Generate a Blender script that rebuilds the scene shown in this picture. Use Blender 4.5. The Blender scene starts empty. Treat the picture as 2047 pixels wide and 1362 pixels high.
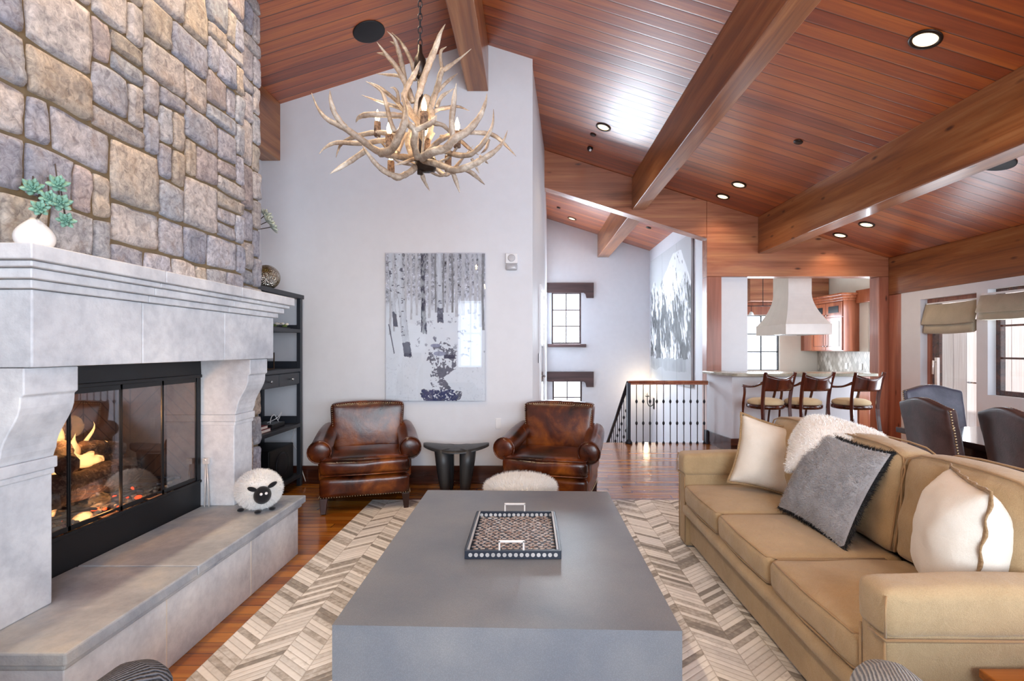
import bpy, bmesh, math, random
import numpy as np
from mathutils import Vector, Matrix, noise as mnoise
R = random.Random(7)
C = bpy.context.scene.collection
SC = bpy.context.scene

# ------------------------------------------------------------------ camera
cam_d = bpy.data.cameras.new('camera')
cam = bpy.data.objects.new('camera', cam_d); C.objects.link(cam)
cam_d.sensor_width = 36.0
cam_d.lens = 36.0 * 1000 / 2047
cam_d.shift_x = (1023.5 - 1057) / 2047
cam_d.shift_y = (697 - 681) / 2047
cam_d.clip_start = 0.02
cam.location = (0, 0, 1.4)
cam.rotation_euler = (math.pi / 2, 0, 0)
SC.camera = cam

# ------------------------------------------------------------------ colour management
SC.view_settings.view_transform = 'Standard'
SC.view_settings.look = 'None'
SC.view_settings.exposure = 0.22
SC.view_settings.gamma = 1
SC.view_settings.use_curve_mapping = False
SC.cycles.use_denoising = True
SC.cycles.max_bounces = 8
SC.cycles.diffuse_bounces = 4
SC.cycles.glossy_bounces = 4
SC.cycles.transmission_bounces = 6
SC.cycles.transparent_max_bounces = 12
SC.cycles.caustics_reflective = False
SC.cycles.caustics_refractive = False

# ------------------------------------------------------------------ world: white winter sky over snowy woods
W = bpy.data.worlds.new('world'); SC.world = W; W.use_nodes = True
nt = W.node_tree; nt.nodes.clear()
tc = nt.nodes.new('ShaderNodeTexCoord')
mp = nt.nodes.new('ShaderNodeMapping'); mp.inputs['Scale'].default_value = (60, 60, 38)
nz = nt.nodes.new('ShaderNodeTexNoise'); nz.inputs['Scale'].default_value = 1.0; nz.inputs['Detail'].default_value = 4
cr = nt.nodes.new('ShaderNodeValToRGB')
cr.color_ramp.elements[0].position = 0.34; cr.color_ramp.elements[0].color = (0.62, 0.66, 0.72, 1)
cr.color_ramp.elements[1].position = 0.52; cr.color_ramp.elements[1].color = (0.90, 0.95, 1.0, 1)
bg = nt.nodes.new('ShaderNodeBackground'); bg.inputs['Strength'].default_value = 2.5
ow = nt.nodes.new('ShaderNodeOutputWorld')
nt.links.new(tc.outputs['Generated'], mp.inputs['Vector']); nt.links.new(mp.outputs[0], nz.inputs['Vector'])
nt.links.new(nz.outputs['Fac'], cr.inputs['Fac']); nt.links.new(cr.outputs['Color'], bg.inputs['Color'])
nt.links.new(bg.outputs[0], ow.inputs['Surface'])

def area(name, loc, rot, sx, sy, power, col=(1, 1, 1), spread=math.pi):
    l = bpy.data.lights.new(name, 'AREA'); l.shape = 'RECTANGLE'; l.size = sx; l.size_y = sy
    l.energy = power; l.color = col; l.spread = spread
    o = bpy.data.objects.new(name, l); C.objects.link(o); o.location = loc; o.rotation_euler = rot
    return o
def point(name, loc, power, col, r=0.03):
    l = bpy.data.lights.new(name, 'POINT'); l.energy = power; l.color = col; l.shadow_soft_size = r
    o = bpy.data.objects.new(name, l); C.objects.link(o); o.location = loc
    return o
def spot(name, loc, power, col, ang=110, blend=.6, r=.05, rot=(0, 0, 0)):
    l = bpy.data.lights.new(name, 'SPOT'); l.energy = power; l.color = col; l.spot_size = math.radians(ang)
    l.spot_blend = blend; l.shadow_soft_size = r
    o = bpy.data.objects.new(name, l); C.objects.link(o); o.location = loc; o.rotation_euler = rot
    return o
H90 = math.pi / 2
DAY = (0.77, 0.88, 1.0)
WARM = (1.0, 0.76, 0.50)
# daylight through the tall windows behind the camera (light leaves along +Y)
area('window_light_rear_left', (-1.54, -2.78, 1.78), (H90, 0, 0), 0.62, 1.74, 14, DAY)
area('window_light_rear_centre', (1.0, -2.78, 2.0), (H90, 0, 0), 2.6, 2.6, 235, DAY)
area('window_light_rear_right', (4.0, -2.78, 1.6), (H90, 0, 0), 1.8, 1.9, 80, DAY)
# windows of the right wall (light leaves along -X)
area('window_light_right_near', (5.28, 1.2, 1.35), (H90, 0, H90), 3.4, 1.6, 105, DAY)
area('window_light_right_far', (5.30, 5.4, 1.3), (H90, 0, H90), 0.75, 1.3, 22, DAY)
area('window_light_right_door', (5.30, 6.4, 1.2), (H90, 0, H90), 0.75, 1.5, 22, DAY)
# stair windows and kitchen windows (light leaves along -Y)
area('window_light_stair', (0.84, 11.06, 2.08), (-H90, 0, 0), 0.60, 1.15, 110, DAY)
area('window_light_stair_lower', (0.84, 11.06, 0.1), (-H90, 0, 0), 0.60, 1.0, 14, DAY)
area('window_light_kitchen', (4.8, 10.2, 1.5), (-H90, 0, 0), 0.65, 1.15, 40, DAY)
area('window_light_kitchen_side', (5.88, 8.4, 1.7), (H90, 0, H90), 0.6, 1.0, 30, DAY)

# high sun lamp added to brighten the neighbouring wall, the only thing it reaches
sl = bpy.data.lights.new('siding_fill_sun', 'SUN'); sl.energy = 5.0; sl.angle = .01; sl.color = (1, .95, .9)
so = bpy.data.objects.new('siding_fill_sun', sl); C.objects.link(so); so.rotation_euler = (math.radians(8), math.radians(-26), 0)
# ------------------------------------------------------------------ helpers
def link(o): C.objects.link(o); return o
def root_loc(o):
    while o.parent: o = o.parent
    return o.location.copy()
def props(o, label=None, cat=None, group=None, kind=None):
    if label: o['label'] = label
    if cat: o['category'] = cat
    if group: o['group'] = group
    if kind: o['kind'] = kind
    return o
def thing(name, label, cat, loc=(0, 0, 0), rz=0, group=None):
    o = bpy.data.objects.new(name, None); link(o); o.empty_display_size = .1
    o.location = loc; o.rotation_euler = (0, 0, rz)
    return props(o, label, cat, group)

class MB:
    """collects geometry and links it as one mesh object"""
    def __init__(s): s.v = []; s.f = []; s.sm = []; s.col = None
    def add(s, vs, fs, smooth=False):
        n = len(s.v); s.v += [tuple(v) for v in vs]; s.f += [tuple(i + n for i in f) for f in fs]
        s.sm += [smooth] * len(fs); return n
    def box(s, x0, x1, y0, y1, z0, z1):
        v = [(x, y, z) for z in (z0, z1) for y in (y0, y1) for x in (x0, x1)]
        s.add(v, [(0, 2, 3, 1), (4, 5, 7, 6), (0, 1, 5, 4), (2, 6, 7, 3), (0, 4, 6, 2), (1, 3, 7, 5)]); return s
    def cbox(s, c, d, M=None):
        n0 = len(s.v)
        s.box(-d[0]/2, d[0]/2, -d[1]/2, d[1]/2, -d[2]/2, d[2]/2)
        for i in range(n0, len(s.v)):
            p = Vector(s.v[i])
            if M is not None: p = M @ p
            s.v[i] = tuple(p + Vector(c))
        return s
    def prism(s, poly, axis, a, b):
        """poly in the two remaining axes (x,y,z order), extruded along axis from a to b"""
        def P(u, v, w):
            return (w, u, v) if axis == 'x' else (u, w, v) if axis == 'y' else (u, v, w)
        n = len(poly); vs = [P(u, v, a) for u, v in poly] + [P(u, v, b) for u, v in poly]
        fs = [tuple(range(n)), tuple(range(2*n-1, n-1, -1))] + [(i, i+n, (i+1) % n + n, (i+1) % n) for i in range(n)]
        s.add(vs, fs); return s
    def tube(s, pts, rad, seg=8, smooth=True, cap=True, rough=0, squash=None):
        pts = [Vector(p) for p in pts]
        if not hasattr(rad, '__len__'): rad = [rad] * len(pts)
        rings = []; up = Vector((0, 0, 1)); prev = None
        for i, p in enumerate(pts):
            t = (pts[min(i+1, len(pts)-1)] - pts[max(i-1, 0)])
            t = t.normalized() if t.length > 1e-9 else Vector((0, 0, 1))
            if prev is None:
                a = t.cross(up)
                if a.length < .05: a = t.cross(Vector((1, 0, 0)))
            else:
                a = prev - t * prev.dot(t)
                if a.length < 1e-6: a = t.cross(up)
            a.normalize(); b = t.cross(a); prev = a
            ring = []
            for k in range(seg):
                an = 2*math.pi*k/seg
                r = rad[i] * (1 + (R.uniform(-rough, rough) if rough else 0))
                sq = squash[1] if squash else 1
                ring.append(p + a*math.cos(an)*r + b*math.sin(an)*r*sq)
            rings.append(ring)
        vs = [v for r in rings for v in r]; fs = []
        for i in range(len(rings)-1):
            for k in range(seg):
                k2 = (k+1) % seg
                fs.append((i*seg+k, i*seg+k2, (i+1)*seg+k2, (i+1)*seg+k))
        if cap:
            fs.append(tuple(range(seg-1, -1, -1))); m = (len(rings)-1)*seg
            fs.append(tuple(m+k for k in range(seg)))
        s.add(vs, fs, smooth); return s
    def lathe(s, prof, c=(0, 0, 0), seg=24, smooth=True, cap=True):
        vs = []; fs = []
        for r, z in prof:
            for k in range(seg):
                an = 2*math.pi*k/seg; vs.append((c[0]+r*math.cos(an), c[1]+r*math.sin(an), c[2]+z))
        for i in range(len(prof)-1):
            for k in range(seg):
                k2 = (k+1) % seg; fs.append((i*seg+k, i*seg+k2, (i+1)*seg+k2, (i+1)*seg+k))
        if cap:
            fs.append(tuple(range(seg-1, -1, -1))); m = (len(prof)-1)*seg; fs.append(tuple(m+k for k in range(seg)))
        s.add(vs, fs, smooth); return s
    def soft(s, c, d, r, n=8, puff=(0, 0, 0), M=None, amp=0, fr=4, seed=0, fn=None):
        """rounded, puffed upholstery block"""
        hx, hy, hz = d[0]/2, d[1]/2, d[2]/2
        vid = {}; vs = []; fs = []
        def vert(a, b, cc):
            key = (a, b, cc)
            if key in vid: return vid[key]
            def T(k): return math.sin((2*k/n - 1) * H90 * .86) / math.sin(H90 * .86)
            u, v, w = T(a), T(b), T(cc)
            p = Vector((u*hx, v*hy, w*hz))
            q = Vector((max(-hx+r, min(hx-r, p.x)), max(-hy+r, min(hy-r, p.y)), max(-hz+r, min(hz-r, p.z))))
            dd = p - q
            if dd.length > 1e-9: p = q + dd.normalized() * r
            p.x += puff[0]*u*(1-v*v)*(1-w*w); p.y += puff[1]*v*(1-u*u)*(1-w*w); p.z += puff[2]*w*(1-u*u)*(1-v*v)
            if amp:
                nn = mnoise.noise_vector(Vector((p.x*fr+seed, p.y*fr, p.z*fr)))
                p += nn * amp
            if fn: p = fn(p)
            if M is not None: p = M @ p
            vid[key] = len(vs); vs.append(p + Vector(c)); return vid[key]
        for i in range(n):
            for j in range(n):
                fs.append((vert(i, j, 0), vert(i, j+1, 0), vert(i+1, j+1, 0), vert(i+1, j, 0)))
                fs.append((vert(i, j, n), vert(i+1, j, n), vert(i+1, j+1, n), vert(i, j+1, n)))
                fs.append((vert(i, 0, j), vert(i+1, 0, j), vert(i+1, 0, j+1), vert(i, 0, j+1)))
                fs.append((vert(i, n, j), vert(i, n, j+1), vert(i+1, n, j+1), vert(i+1, n, j)))
                fs.append((vert(0, i, j), vert(0, i, j+1), vert(0, i+1, j+1), vert(0, i+1, j)))
                fs.append((vert(n, i, j), vert(n, i+1, j), vert(n, i+1, j+1), vert(n, i, j+1)))
        s.add(vs, fs, True); return s
    def grid(s, nu, nv, fn, smooth=True, close_u=False):
        vs = [fn(i/nu, j/nv) for i in range(nu+1) for j in range(nv+1)]
        fs = [(i*(nv+1)+j, (i+1)*(nv+1)+j, (i+1)*(nv+1)+j+1, i*(nv+1)+j+1) for i in range(nu) for j in range(nv)]
        s.add(vs, fs, smooth); return s
    def ball(s, c, r, seg=12, rings=8, sc=(1, 1, 1), M=None):
        vs = []; fs = []
        for i in range(rings+1):
            th = math.pi*i/rings
            for k in range(seg):
                an = 2*math.pi*k/seg
                p = Vector((r*sc[0]*math.sin(th)*math.cos(an), r*sc[1]*math.sin(th)*math.sin(an), r*sc[2]*math.cos(th)))
                if M is not None: p = M @ p
                vs.append(p + Vector(c))
        for i in range(rings):
            for k in range(seg):
                k2 = (k+1) % seg; fs.append((i*seg+k, (i+1)*seg+k, (i+1)*seg+k2, i*seg+k2))
        s.add(vs, fs, True); return s
    def xf(s, M):
        s.v = [tuple(M @ Vector(v)) for v in s.v]; return s
    def build(s, name, mat, parent=None, local=False, bevel=0, bseg=2, ang=35, subd=0, weld=True):
        me = bpy.data.meshes.new(name)
        L = Vector((0, 0, 0))
        if parent is not None:
            if not local: L = root_loc(parent)
        else:
            xs = [v[0] for v in s.v]; ys = [v[1] for v in s.v]; zs = [v[2] for v in s.v]
            L = Vector(((min(xs)+max(xs))/2, (min(ys)+max(ys))/2, min(zs)))
        me.from_pydata([tuple(Vector(v) - L) for v in s.v], [], s.f)
        me.polygons.foreach_set('use_smooth', s.sm)
        bm = bmesh.new(); bm.from_mesh(me)
        if weld: bmesh.ops.remove_doubles(bm, verts=bm.verts, dist=1e-5)
        bmesh.ops.recalc_face_normals(bm, faces=bm.faces)
        bm.to_mesh(me); bm.free()
        if mat is not None: me.materials.append(mat)
        o = bpy.data.objects.new(name, me); link(o)
        if parent is not None: o.parent = parent
        else: o.location = L
        if bevel:
            b = o.modifiers.new('bevel', 'BEVEL'); b.width = bevel; b.segments = bseg; b.limit_method = 'ANGLE'; b.angle_limit = math.radians(ang)
            b.harden_normals = False
        if subd:
            d = o.modifiers.new('sub', 'SUBSURF'); d.levels = subd; d.render_levels = subd
        return o
def S(name, mb, mat, **k):                       # a piece of the room itself
    o = mb.build(name, mat, **k); o['kind'] = 'structure'; return o
def copy_tree(o, parent=None):
    c = o.copy(); link(c)
    if parent is not None: c.parent = parent
    for ch in list(o.children): copy_tree(ch, c)
    return c
def rotz(a): return Matrix.Rotation(a, 3, 'Z')
def rot3(rx, ry, rz): return (Matrix.Rotation(rz, 3, 'Z') @ Matrix.Rotation(ry, 3, 'Y') @ Matrix.Rotation(rx, 3, 'X'))
def smoothpath(pts, n=4):
    """Catmull-Rom through points"""
    P = [Vector(p) for p in pts]; out = []
    for i in range(len(P)-1):
        p0 = P[max(i-1, 0)]; p1 = P[i]; p2 = P[i+1]; p3 = P[min(i+2, len(P)-1)]
        for k in range(n):
            t = k/n
            out.append(.5*((2*p1)+(-p0+p2)*t+(2*p0-5*p1+4*p2-p3)*t*t+(-p0+3*p1-3*p2+p3)*t**3))
    out.append(P[-1]); return out

# ------------------------------------------------------------------ materials
def lin(h):
    h = h.lstrip('#'); r = [int(h[i:i+2], 16)/255 for i in (0, 2, 4)]
    return tuple((c/12.92 if c <= .04045 else ((c+.055)/1.055)**2.4) for c in r) + (1,)
class NM:
    def __init__(s, name, rough=.5, metal=0, spec=.5, coat=0, coat_r=.1):
        s.m = bpy.data.materials.new(name); s.m.use_nodes = True; s.t = s.m.node_tree
        s.b = s.t.nodes['Principled BSDF']
        s.b.inputs['Roughness'].default_value = rough; s.b.inputs['Metallic'].default_value = metal
        s.b.inputs['Specular IOR Level'].default_value = spec
        s.b.inputs['Coat Weight'].default_value = coat; s.b.inputs['Coat Roughness'].default_value = coat_r
        s.co = None
    def n(s, typ, **kw):
        x = s.t.nodes.new('ShaderNode' + typ)
        for k, v in kw.items():
            if k in x.inputs: x.inputs[k].default_value = v
            else: setattr(x, k, v)
        return x
    def l(s, a, b): s.t.links.new(a, b)
    def coord(s, kind='Object', scale=(1, 1, 1), rot=(0, 0, 0), loc=(0, 0, 0)):
        tc = s.n('TexCoord'); mp = s.n('Mapping')
        mp.inputs['Scale'].default_value = scale; mp.inputs['Rotation'].default_value = rot; mp.inputs['Location'].default_value = loc
        s.l(tc.outputs[kind], mp.inputs[0]); return mp.outputs[0]
    def noise(s, co, scale, detail=4, rough=.55, dist=0):
        x = s.n('TexNoise'); x.inputs['Scale'].default_value = scale; x.inputs['Detail'].default_value = detail
        x.inputs['Roughness'].default_value = rough; x.inputs['Distortion'].default_value = dist
        s.l(co, x.inputs['Vector']); return x.outputs['Fac']
    def ramp(s, fac, stops):
        x = s.n('ValToRGB'); e = x.color_ramp.elements
        while len(e) < len(stops): e.new(.5)
        for i, (p, c) in enumerate(stops): e[i].position = p; e[i].color = c if len(c) == 4 else tuple(c) + (1,)
        s.l(fac, x.inputs['Fac']); return x.outputs['Color']
    def mix(s, fac, a, b, mode='MIX'):
        x = s.n('Mix'); x.data_type = 'RGBA'; x.blend_type = mode
        for sock, v in ((x.inputs[0], fac), (x.inputs[6], a), (x.inputs[7], b)):
            if hasattr(v, 'is_output'): s.l(v, sock)
            else: sock.default_value = v
        return x.outputs[2]
    def math(s, op, a, b=None, c=None):
        x = s.n('Math'); x.operation = op
        for i, v in enumerate((a, b, c)):
            if v is None: continue
            if hasattr(v, 'is_output'): s.l(v, x.inputs[i])
            else: x.inputs[i].default_value = v
        return x.outputs[0]
    def bump(s, h, st=.3, d=.01):
        x = s.n('Bump'); x.inputs['Strength'].default_value = st; x.inputs['Distance'].default_value = d
        s.l(h, x.inputs['Height']); s.l(x.outputs[0], s.b.inputs['Normal']); return x
    def base(s, c):
        if hasattr(c, 'is_output'): s.l(c, s.b.inputs['Base Color'])
        else: s.b.inputs['Base Color'].default_value = c
        return s
def plain(name, col, rough=.5, metal=0, bumps=None, var=.06, spec=.5, coat=0, coat_r=.1):
    m = NM(name, rough, metal, spec, coat, coat_r); co = m.coord()
    c = lin(col); n = m.noise(co, 9, 4)
    d = tuple(x*(1-var*2) for x in c[:3]) + (1,); l = tuple(min(1, x*(1+var)) for x in c[:3]) + (1,)
    m.base(m.ramp(n, [(.3, d), (.7, l)]))
    if bumps: m.bump(m.noise(co, bumps[0], 3), bumps[1], bumps[2] if len(bumps) > 2 else .004)
    return m.m
def emis(name, col, st):
    m = NM(name); m.base(lin(col)); m.b.inputs['Emission Color'].default_value = lin(col); m.b.inputs['Emission Strength'].default_value = st
    return m.m
def wood(name, cols, axis='x', rough=.35, grain=1.0, knots=True, coat=0, world=True, bump=.15):
    """solid timber; grain runs along axis"""
    m = NM(name, rough, coat=coat)
    tc = m.n('TexCoord'); src = tc.outputs['Object']
    if world:
        g = m.n('NewGeometry'); src = g.outputs['Position']
    sc = {'x': (.35, 5, 5), 'y': (5, .35, 5), 'z': (5, 5, .35)}[axis]
    mp = m.n('Mapping'); mp.inputs['Scale'].default_value = tuple(c*grain for c in sc); m.l(src, mp.inputs[0])
    n1 = m.noise(mp.outputs[0], 1.6, 6, .6, .8)
    sc2 = {'x': (1.2, 60, 60), 'y': (60, 1.2, 60), 'z': (60, 60, 1.2)}[axis]
    mp2 = m.n('Mapping'); mp2.inputs['Scale'].default_value = tuple(c*grain for c in sc2); m.l(src, mp2.inputs[0])
    n2 = m.noise(mp2.outputs[0], 1, 3)
    c = m.ramp(n1, [(.30, lin(cols[0])), (.5, lin(cols[1])), (.72, lin(cols[2]))])
    c = m.mix(.35, c, m.ramp(n2, [(.35, (.55, .5, .48, 1)), (.62, (1, 1, 1, 1))]), 'MULTIPLY')
    if knots:
        ks = {'x': (2.0, 5.5, 5.5), 'y': (5.5, 2.0, 5.5), 'z': (5.5, 5.5, 2.0)}[axis]
        mk = m.n('Mapping'); mk.inputs['Scale'].default_value = ks; m.l(src, mk.inputs[0])
        v = m.n('TexVoronoi'); v.inputs['Scale'].default_value = 1.0; m.l(mk.outputs[0], v.inputs['Vector'])
        c = m.mix(m.ramp(v.outputs['Distance'], [(.04, (1, 1, 1, 1)), (.12, (0, 0, 0, 1))]), c, lin('#4a2618'))
    m.base(c); m.bump(n2, bump, .002)
    return m.m
def boards(name, cols, pitch, across='y', rough=.3, gap=.035, coat=.3, coat_r=.14, ends=None, vary=.5, gapcol='#1d0c08', bump=.5, offs=0.0):
    """tongue-and-groove boards or floor planks, gaps every `pitch` metres"""
    m = NM(name, rough, coat=coat, coat_r=coat_r)
    g = m.n('NewGeometry'); sx = m.n('SeparateXYZ'); m.l(g.outputs['Position'], sx.inputs[0])
    u = sx.outputs[1] if across == 'y' else sx.outputs[0]
    w = sx.outputs[0] if across == 'y' else sx.outputs[1]
    ud = m.math('DIVIDE', m.math('ADD', u, offs), pitch); idx = m.math('FLOOR', ud); fr = m.math('FRACT', ud)
    wn = m.n('TexWhiteNoise'); wn.noise_dimensions = '2D'
    cv = m.n('CombineXYZ'); m.l(idx, cv.inputs[0])
    if ends:
        sh = m.n('TexWhiteNoise'); sh.noise_dimensions = '1D'; m.l(idx, sh.inputs['W'])
        wd = m.math('ADD', m.math('DIVIDE', w, ends), m.math('MULTIPLY', sh.outputs['Value'], 7.3))
        eidx = m.math('FLOOR', wd); m.l(eidx, cv.inputs[1]); efr = m.math('FRACT', wd)
    m.l(cv.outputs[0], wn.inputs['Vector'])
    # grain runs along the board; every board samples another piece of wood
    gv = m.n('CombineXYZ')
    m.l(m.math('MULTIPLY', w, .5), gv.inputs[0]); m.l(m.math('MULTIPLY', u, 9.0), gv.inputs[1]); m.l(m.math('MULTIPLY', wn.outputs['Value'], 40), gv.inputs[2])
    n1 = m.noise(gv.outputs[0], 1.5, 5, .6, .6)
    gv2 = m.n('CombineXYZ')
    m.l(m.math('MULTIPLY', w, 2.0), gv2.inputs[0]); m.l(m.math('MULTIPLY', u, 90.0), gv2.inputs[1]); m.l(m.math('MULTIPLY', wn.outputs['Value'], 40), gv2.inputs[2])
    n2 = m.noise(gv2.outputs[0], 1, 3)
    k = m.math('ADD', m.math('MULTIPLY', wn.outputs['Value'], vary), m.math('MULTIPLY', n1, 1-vary))
    st = [(.18+.64*i/(len(cols)-1), lin(c)) for i, c in enumerate(cols)]
    c = m.ramp(k, st)
    c = m.mix(.3, c, m.ramp(n2, [(.35, (.55, .5, .48, 1)), (.62, (1, 1, 1, 1))]), 'MULTIPLY')
    edge = m.math('MINIMUM', fr, m.math('SUBTRACT', 1.0, fr))
    gm = m.ramp(edge, [(0, (1, 1, 1, 1)), (gap, (0, 0, 0, 1))])
    if ends:
        ee = m.math('MINIMUM', efr, m.math('SUBTRACT', 1.0, efr))
        gm = m.mix(1.0, gm, m.ramp(ee, [(0, (1, 1, 1, 1)), (gap*pitch/ends, (0, 0, 0, 1))]), 'LIGHTEN')
    c = m.mix(gm, c, lin(gapcol)); m.base(c)
    hh = m.math('SUBTRACT', m.ramp(edge, [(0, (0, 0, 0, 1)), (gap*1.6, (1, 1, 1, 1))]), m.math('MULTIPLY', n2, .04))
    m.bump(hh, bump, .004)
    return m.m
def limestone(name, c0, c1, c2, rough=.65, bump=.25):
    m = NM(name, rough); g = m.n('NewGeometry'); co = g.outputs['Position']
    n1 = m.noise(co, 2.3, 6, .6, .4); n2 = m.noise(co, 22, 5, .6); n3 = m.noise(co, 120, 3)
    c = m.ramp(n1, [(.3, lin(c0)), (.5, lin(c1)), (.68, lin(c2))])
    c = m.mix(.42, c, m.ramp(n2, [(.35, (.68, .68, .70, 1)), (.6, (1, 1, 1, 1))]), 'MULTIPLY')
    m.base(c); m.bump(m.math('ADD', n2, m.math('MULTIPLY', n3, .5)), bump, .004); return m.m
def leather(name, dark, mid, hi, rough=.24):
    m = NM(name, rough, coat=.06, coat_r=.2); co = m.coord(loc=(3.3, 1.7, 6.1)); m.b.inputs['Specular IOR Level'].default_value = .4
    n1 = m.noise(co, 3.6, 5, .55, .5); n2 = m.noise(co, 180, 2); n3 = m.noise(co, 14, 5, .6, .6)
    c = m.ramp(n1, [(.34, lin(dark)), (.52, lin(mid)), (.70, lin(hi))])
    c = m.mix(.3, c, m.ramp(n3, [(.38, (.5, .45, .42, 1)), (.6, (1, 1, 1, 1))]), 'MULTIPLY')
    m.base(c); m.bump(m.math('ADD', m.math('MULTIPLY', n2, .3), m.math('MULTIPLY', n3, .8)), .35, .006); return m.m
def fabric(name, c0, c1, rough=.9, weave=420, st=.25, sheen=.2, wr=0):
    m = NM(name, rough, spec=.2); co = m.coord()
    m.b.inputs['Sheen Weight'].default_value = sheen
    n1 = m.noise(co, 5, 5, .6, .3); n2 = m.noise(co, weave, 2); n3 = m.noise(co, 11, 4, .6, 1.2)
    m.base(m.mix(.5, m.ramp(n1, [(.32, lin(c0)), (.68, lin(c1))]), m.ramp(n2, [(.3, lin(c0)), (.7, lin(c1))])))
    h = m.math('MULTIPLY', n2, .25)
    if wr: h = m.math('ADD', h, m.math('MULTIPLY', n3, wr))
    m.bump(h, st, .01); return m.m
def thinglass(name, tint=(1, 1, 1, 1), gloss=.08, refl=1.0):
    m = bpy.data.materials.new(name); m.use_nodes = True; t = m.node_tree; t.nodes.clear()
    tr = t.nodes.new('ShaderNodeBsdfTransparent'); tr.inputs[0].default_value = tint
    gl = t.nodes.new('ShaderNodeBsdfGlossy'); gl.inputs['Roughness'].default_value = .02; gl.inputs[0].default_value = (refl, refl, refl, 1)
    ge = t.nodes.new('ShaderNodeNewGeometry'); dp = t.nodes.new('ShaderNodeVectorMath'); dp.operation = 'DOT_PRODUCT'; t.links.new(ge.outputs['Normal'], dp.inputs[0]); t.links.new(ge.outputs['Incoming'], dp.inputs[1])
    def mt(op, a, b):
        x = t.nodes.new('ShaderNodeMath'); x.operation = op
        for i, v in enumerate((a, b)):
            if hasattr(v, 'is_output'): t.links.new(v, x.inputs[i])
            else: x.inputs[i].default_value = v
        return x.outputs[0]
    sk = mt('POWER', mt('SUBTRACT', 1.0, mt('MINIMUM', mt('ABSOLUTE', dp.outputs['Value'], 0.0), 1.0)), 5.0)
    f0 = mt('ADD', mt('MULTIPLY', sk, .9), .035)
    ad = t.nodes.new('ShaderNodeMath'); ad.operation = 'ADD'; ad.inputs[1].default_value = gloss; ad.use_clamp = True; t.links.new(f0, ad.inputs[0])
    mx = t.nodes.new('ShaderNodeMixShader'); o = t.nodes.new('ShaderNodeOutputMaterial')
    t.links.new(ad.outputs[0], mx.inputs[0]); t.links.new(tr.outputs[0], mx.inputs[1]); t.links.new(gl.outputs[0], mx.inputs[2])
    t.links.new(mx.outputs[0], o.inputs[0]); return m
def vcol(name, rough=.5, coat=0, attr='paint', bump=None, spec=.5):
    m = NM(name, rough, coat=coat, coat_r=.03, spec=spec); a = m.n('Attribute'); a.attribute_name = attr
    m.base(a.outputs['Color']); return m.m

M = {}
M['wall'] = plain('wall_paint', '#dcdee4', .6, var=.012, bumps=(160, .08, .001))
M['wall_warm'] = plain('wall_paint_kitchen', '#e2dcd2', .6, var=.012)
M['ceil'] = boards('ceiling_boards', ['#4a2016', '#823a1b', '#a04c22', '#c06a2c', '#6b3424'], .135, 'y', rough=.38, coat=.9, coat_r=.33, gap=.05, vary=.24)
M['ceil_stair'] = M['ceil']
M['floor'] = boards('floor_planks', ['#6f3c15', '#a05c1c', '#c07c2a', '#8c4c18', '#c98a3c'], .085, 'y', rough=.2, coat=.3, ends=1.3, gap=.03, bump=.15, gapcol='#2b1408')
beamc = ['#6b3d25', '#93592f', '#b07a4c']
M['beam_y'] = wood('beam_timber_lengthwise', beamc, 'y', .3, coat=.25)
M['beam_x'] = wood('beam_timber_crosswise', ['#7f4a2e', '#a5674a', '#bd855c'], 'x', .36, coat=.2)
M['beam_z'] = wood('post_timber', ['#7d4830', '#a0604a', '#b87a5c'], 'z', .34, coat=.2)
M['base'] = wood('baseboard_wood', ['#2c1510', '#4a261b', '#6b3d2c'], 'x', .22, coat=.5, knots=False)
M['lintel'] = wood('dark_lintel_wood', ['#33201f', '#4b3232', '#5d4342'], 'x', .5, knots=False)
M['lime'] = limestone('limestone', '#b9bdc4', '#d6d8dc', '#e8e9ea', .6, .4)
M['lime_hearth'] = limestone('hearth_limestone', '#858c97', '#aab0b7', '#cbc9c2', .55, .6)
M['black'] = plain('black_metal', '#15161a', .38, .3, var=.05)
M['iron'] = plain('iron', '#2b2c33', .42, .6, var=.05)
M['shelf'] = plain('charcoal_lacquer', '#262a32', .4, var=.05)
M['leather'] = leather('brown_leather', '#200b06', '#54240e', '#94501b')
M['leather_dark'] = leather('dark_brown_leather', '#1d1010', '#33201d', '#4a302a', .38)
M['nail'] = plain('nail_brass', '#b9a78a', .3, .9)
M['linen'] = fabric('tan_linen', '#a08966', '#bfa681', .9, 380, .75, .25, .9)
M['piping'] = fabric('tan_piping', '#94795a', '#b0916a', .9)
M['cream'] = fabric('cream_linen', '#d9d0c2', '#eae4da', .9, 500, .5, .2, .9)
M['braid'] = fabric('braid_trim', '#7c5f3f', '#b59a76', .9, 160, .8)
M['whitefur'] = fabric('white_fur', '#e9e7e4', '#fbfaf8', .95, 300, .3, .4)
M['greyfur'] = fabric('grey_fur', '#96979c', '#c0c0c4', .95, 300, .3, .4)
M['blackfur'] = fabric('black_felt', '#0d0e12', '#1c1d22', .95, 300, .3, .3)
def knit(name, c0, c1):
    m = NM(name, .95, spec=.15); co = m.coord(rot=(0, 0, .35)); w = m.n('TexWave'); w.inputs['Scale'].default_value = 42; w.inputs['Distortion'].default_value = 1.6; w.inputs['Detail'].default_value = 3; m.l(co, w.inputs['Vector'])
    n = m.noise(co, 150, 3); h = m.math('ADD', m.math('MULTIPLY', w.outputs['Fac'], .6), m.math('MULTIPLY', n, .5))
    m.base(m.ramp(h, [(.25, lin(c0)), (.8, lin(c1))])); m.bump(h, .9, .006); return m.m
M['knit_shaded'] = knit('grey_knit_shaded', '#2e3036', '#777980')  # same grey knit as the other chair, with shade painted into the colour
M['knit_grey'] = knit('grey_knit', '#74787f', '#b4b4b2')
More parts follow.
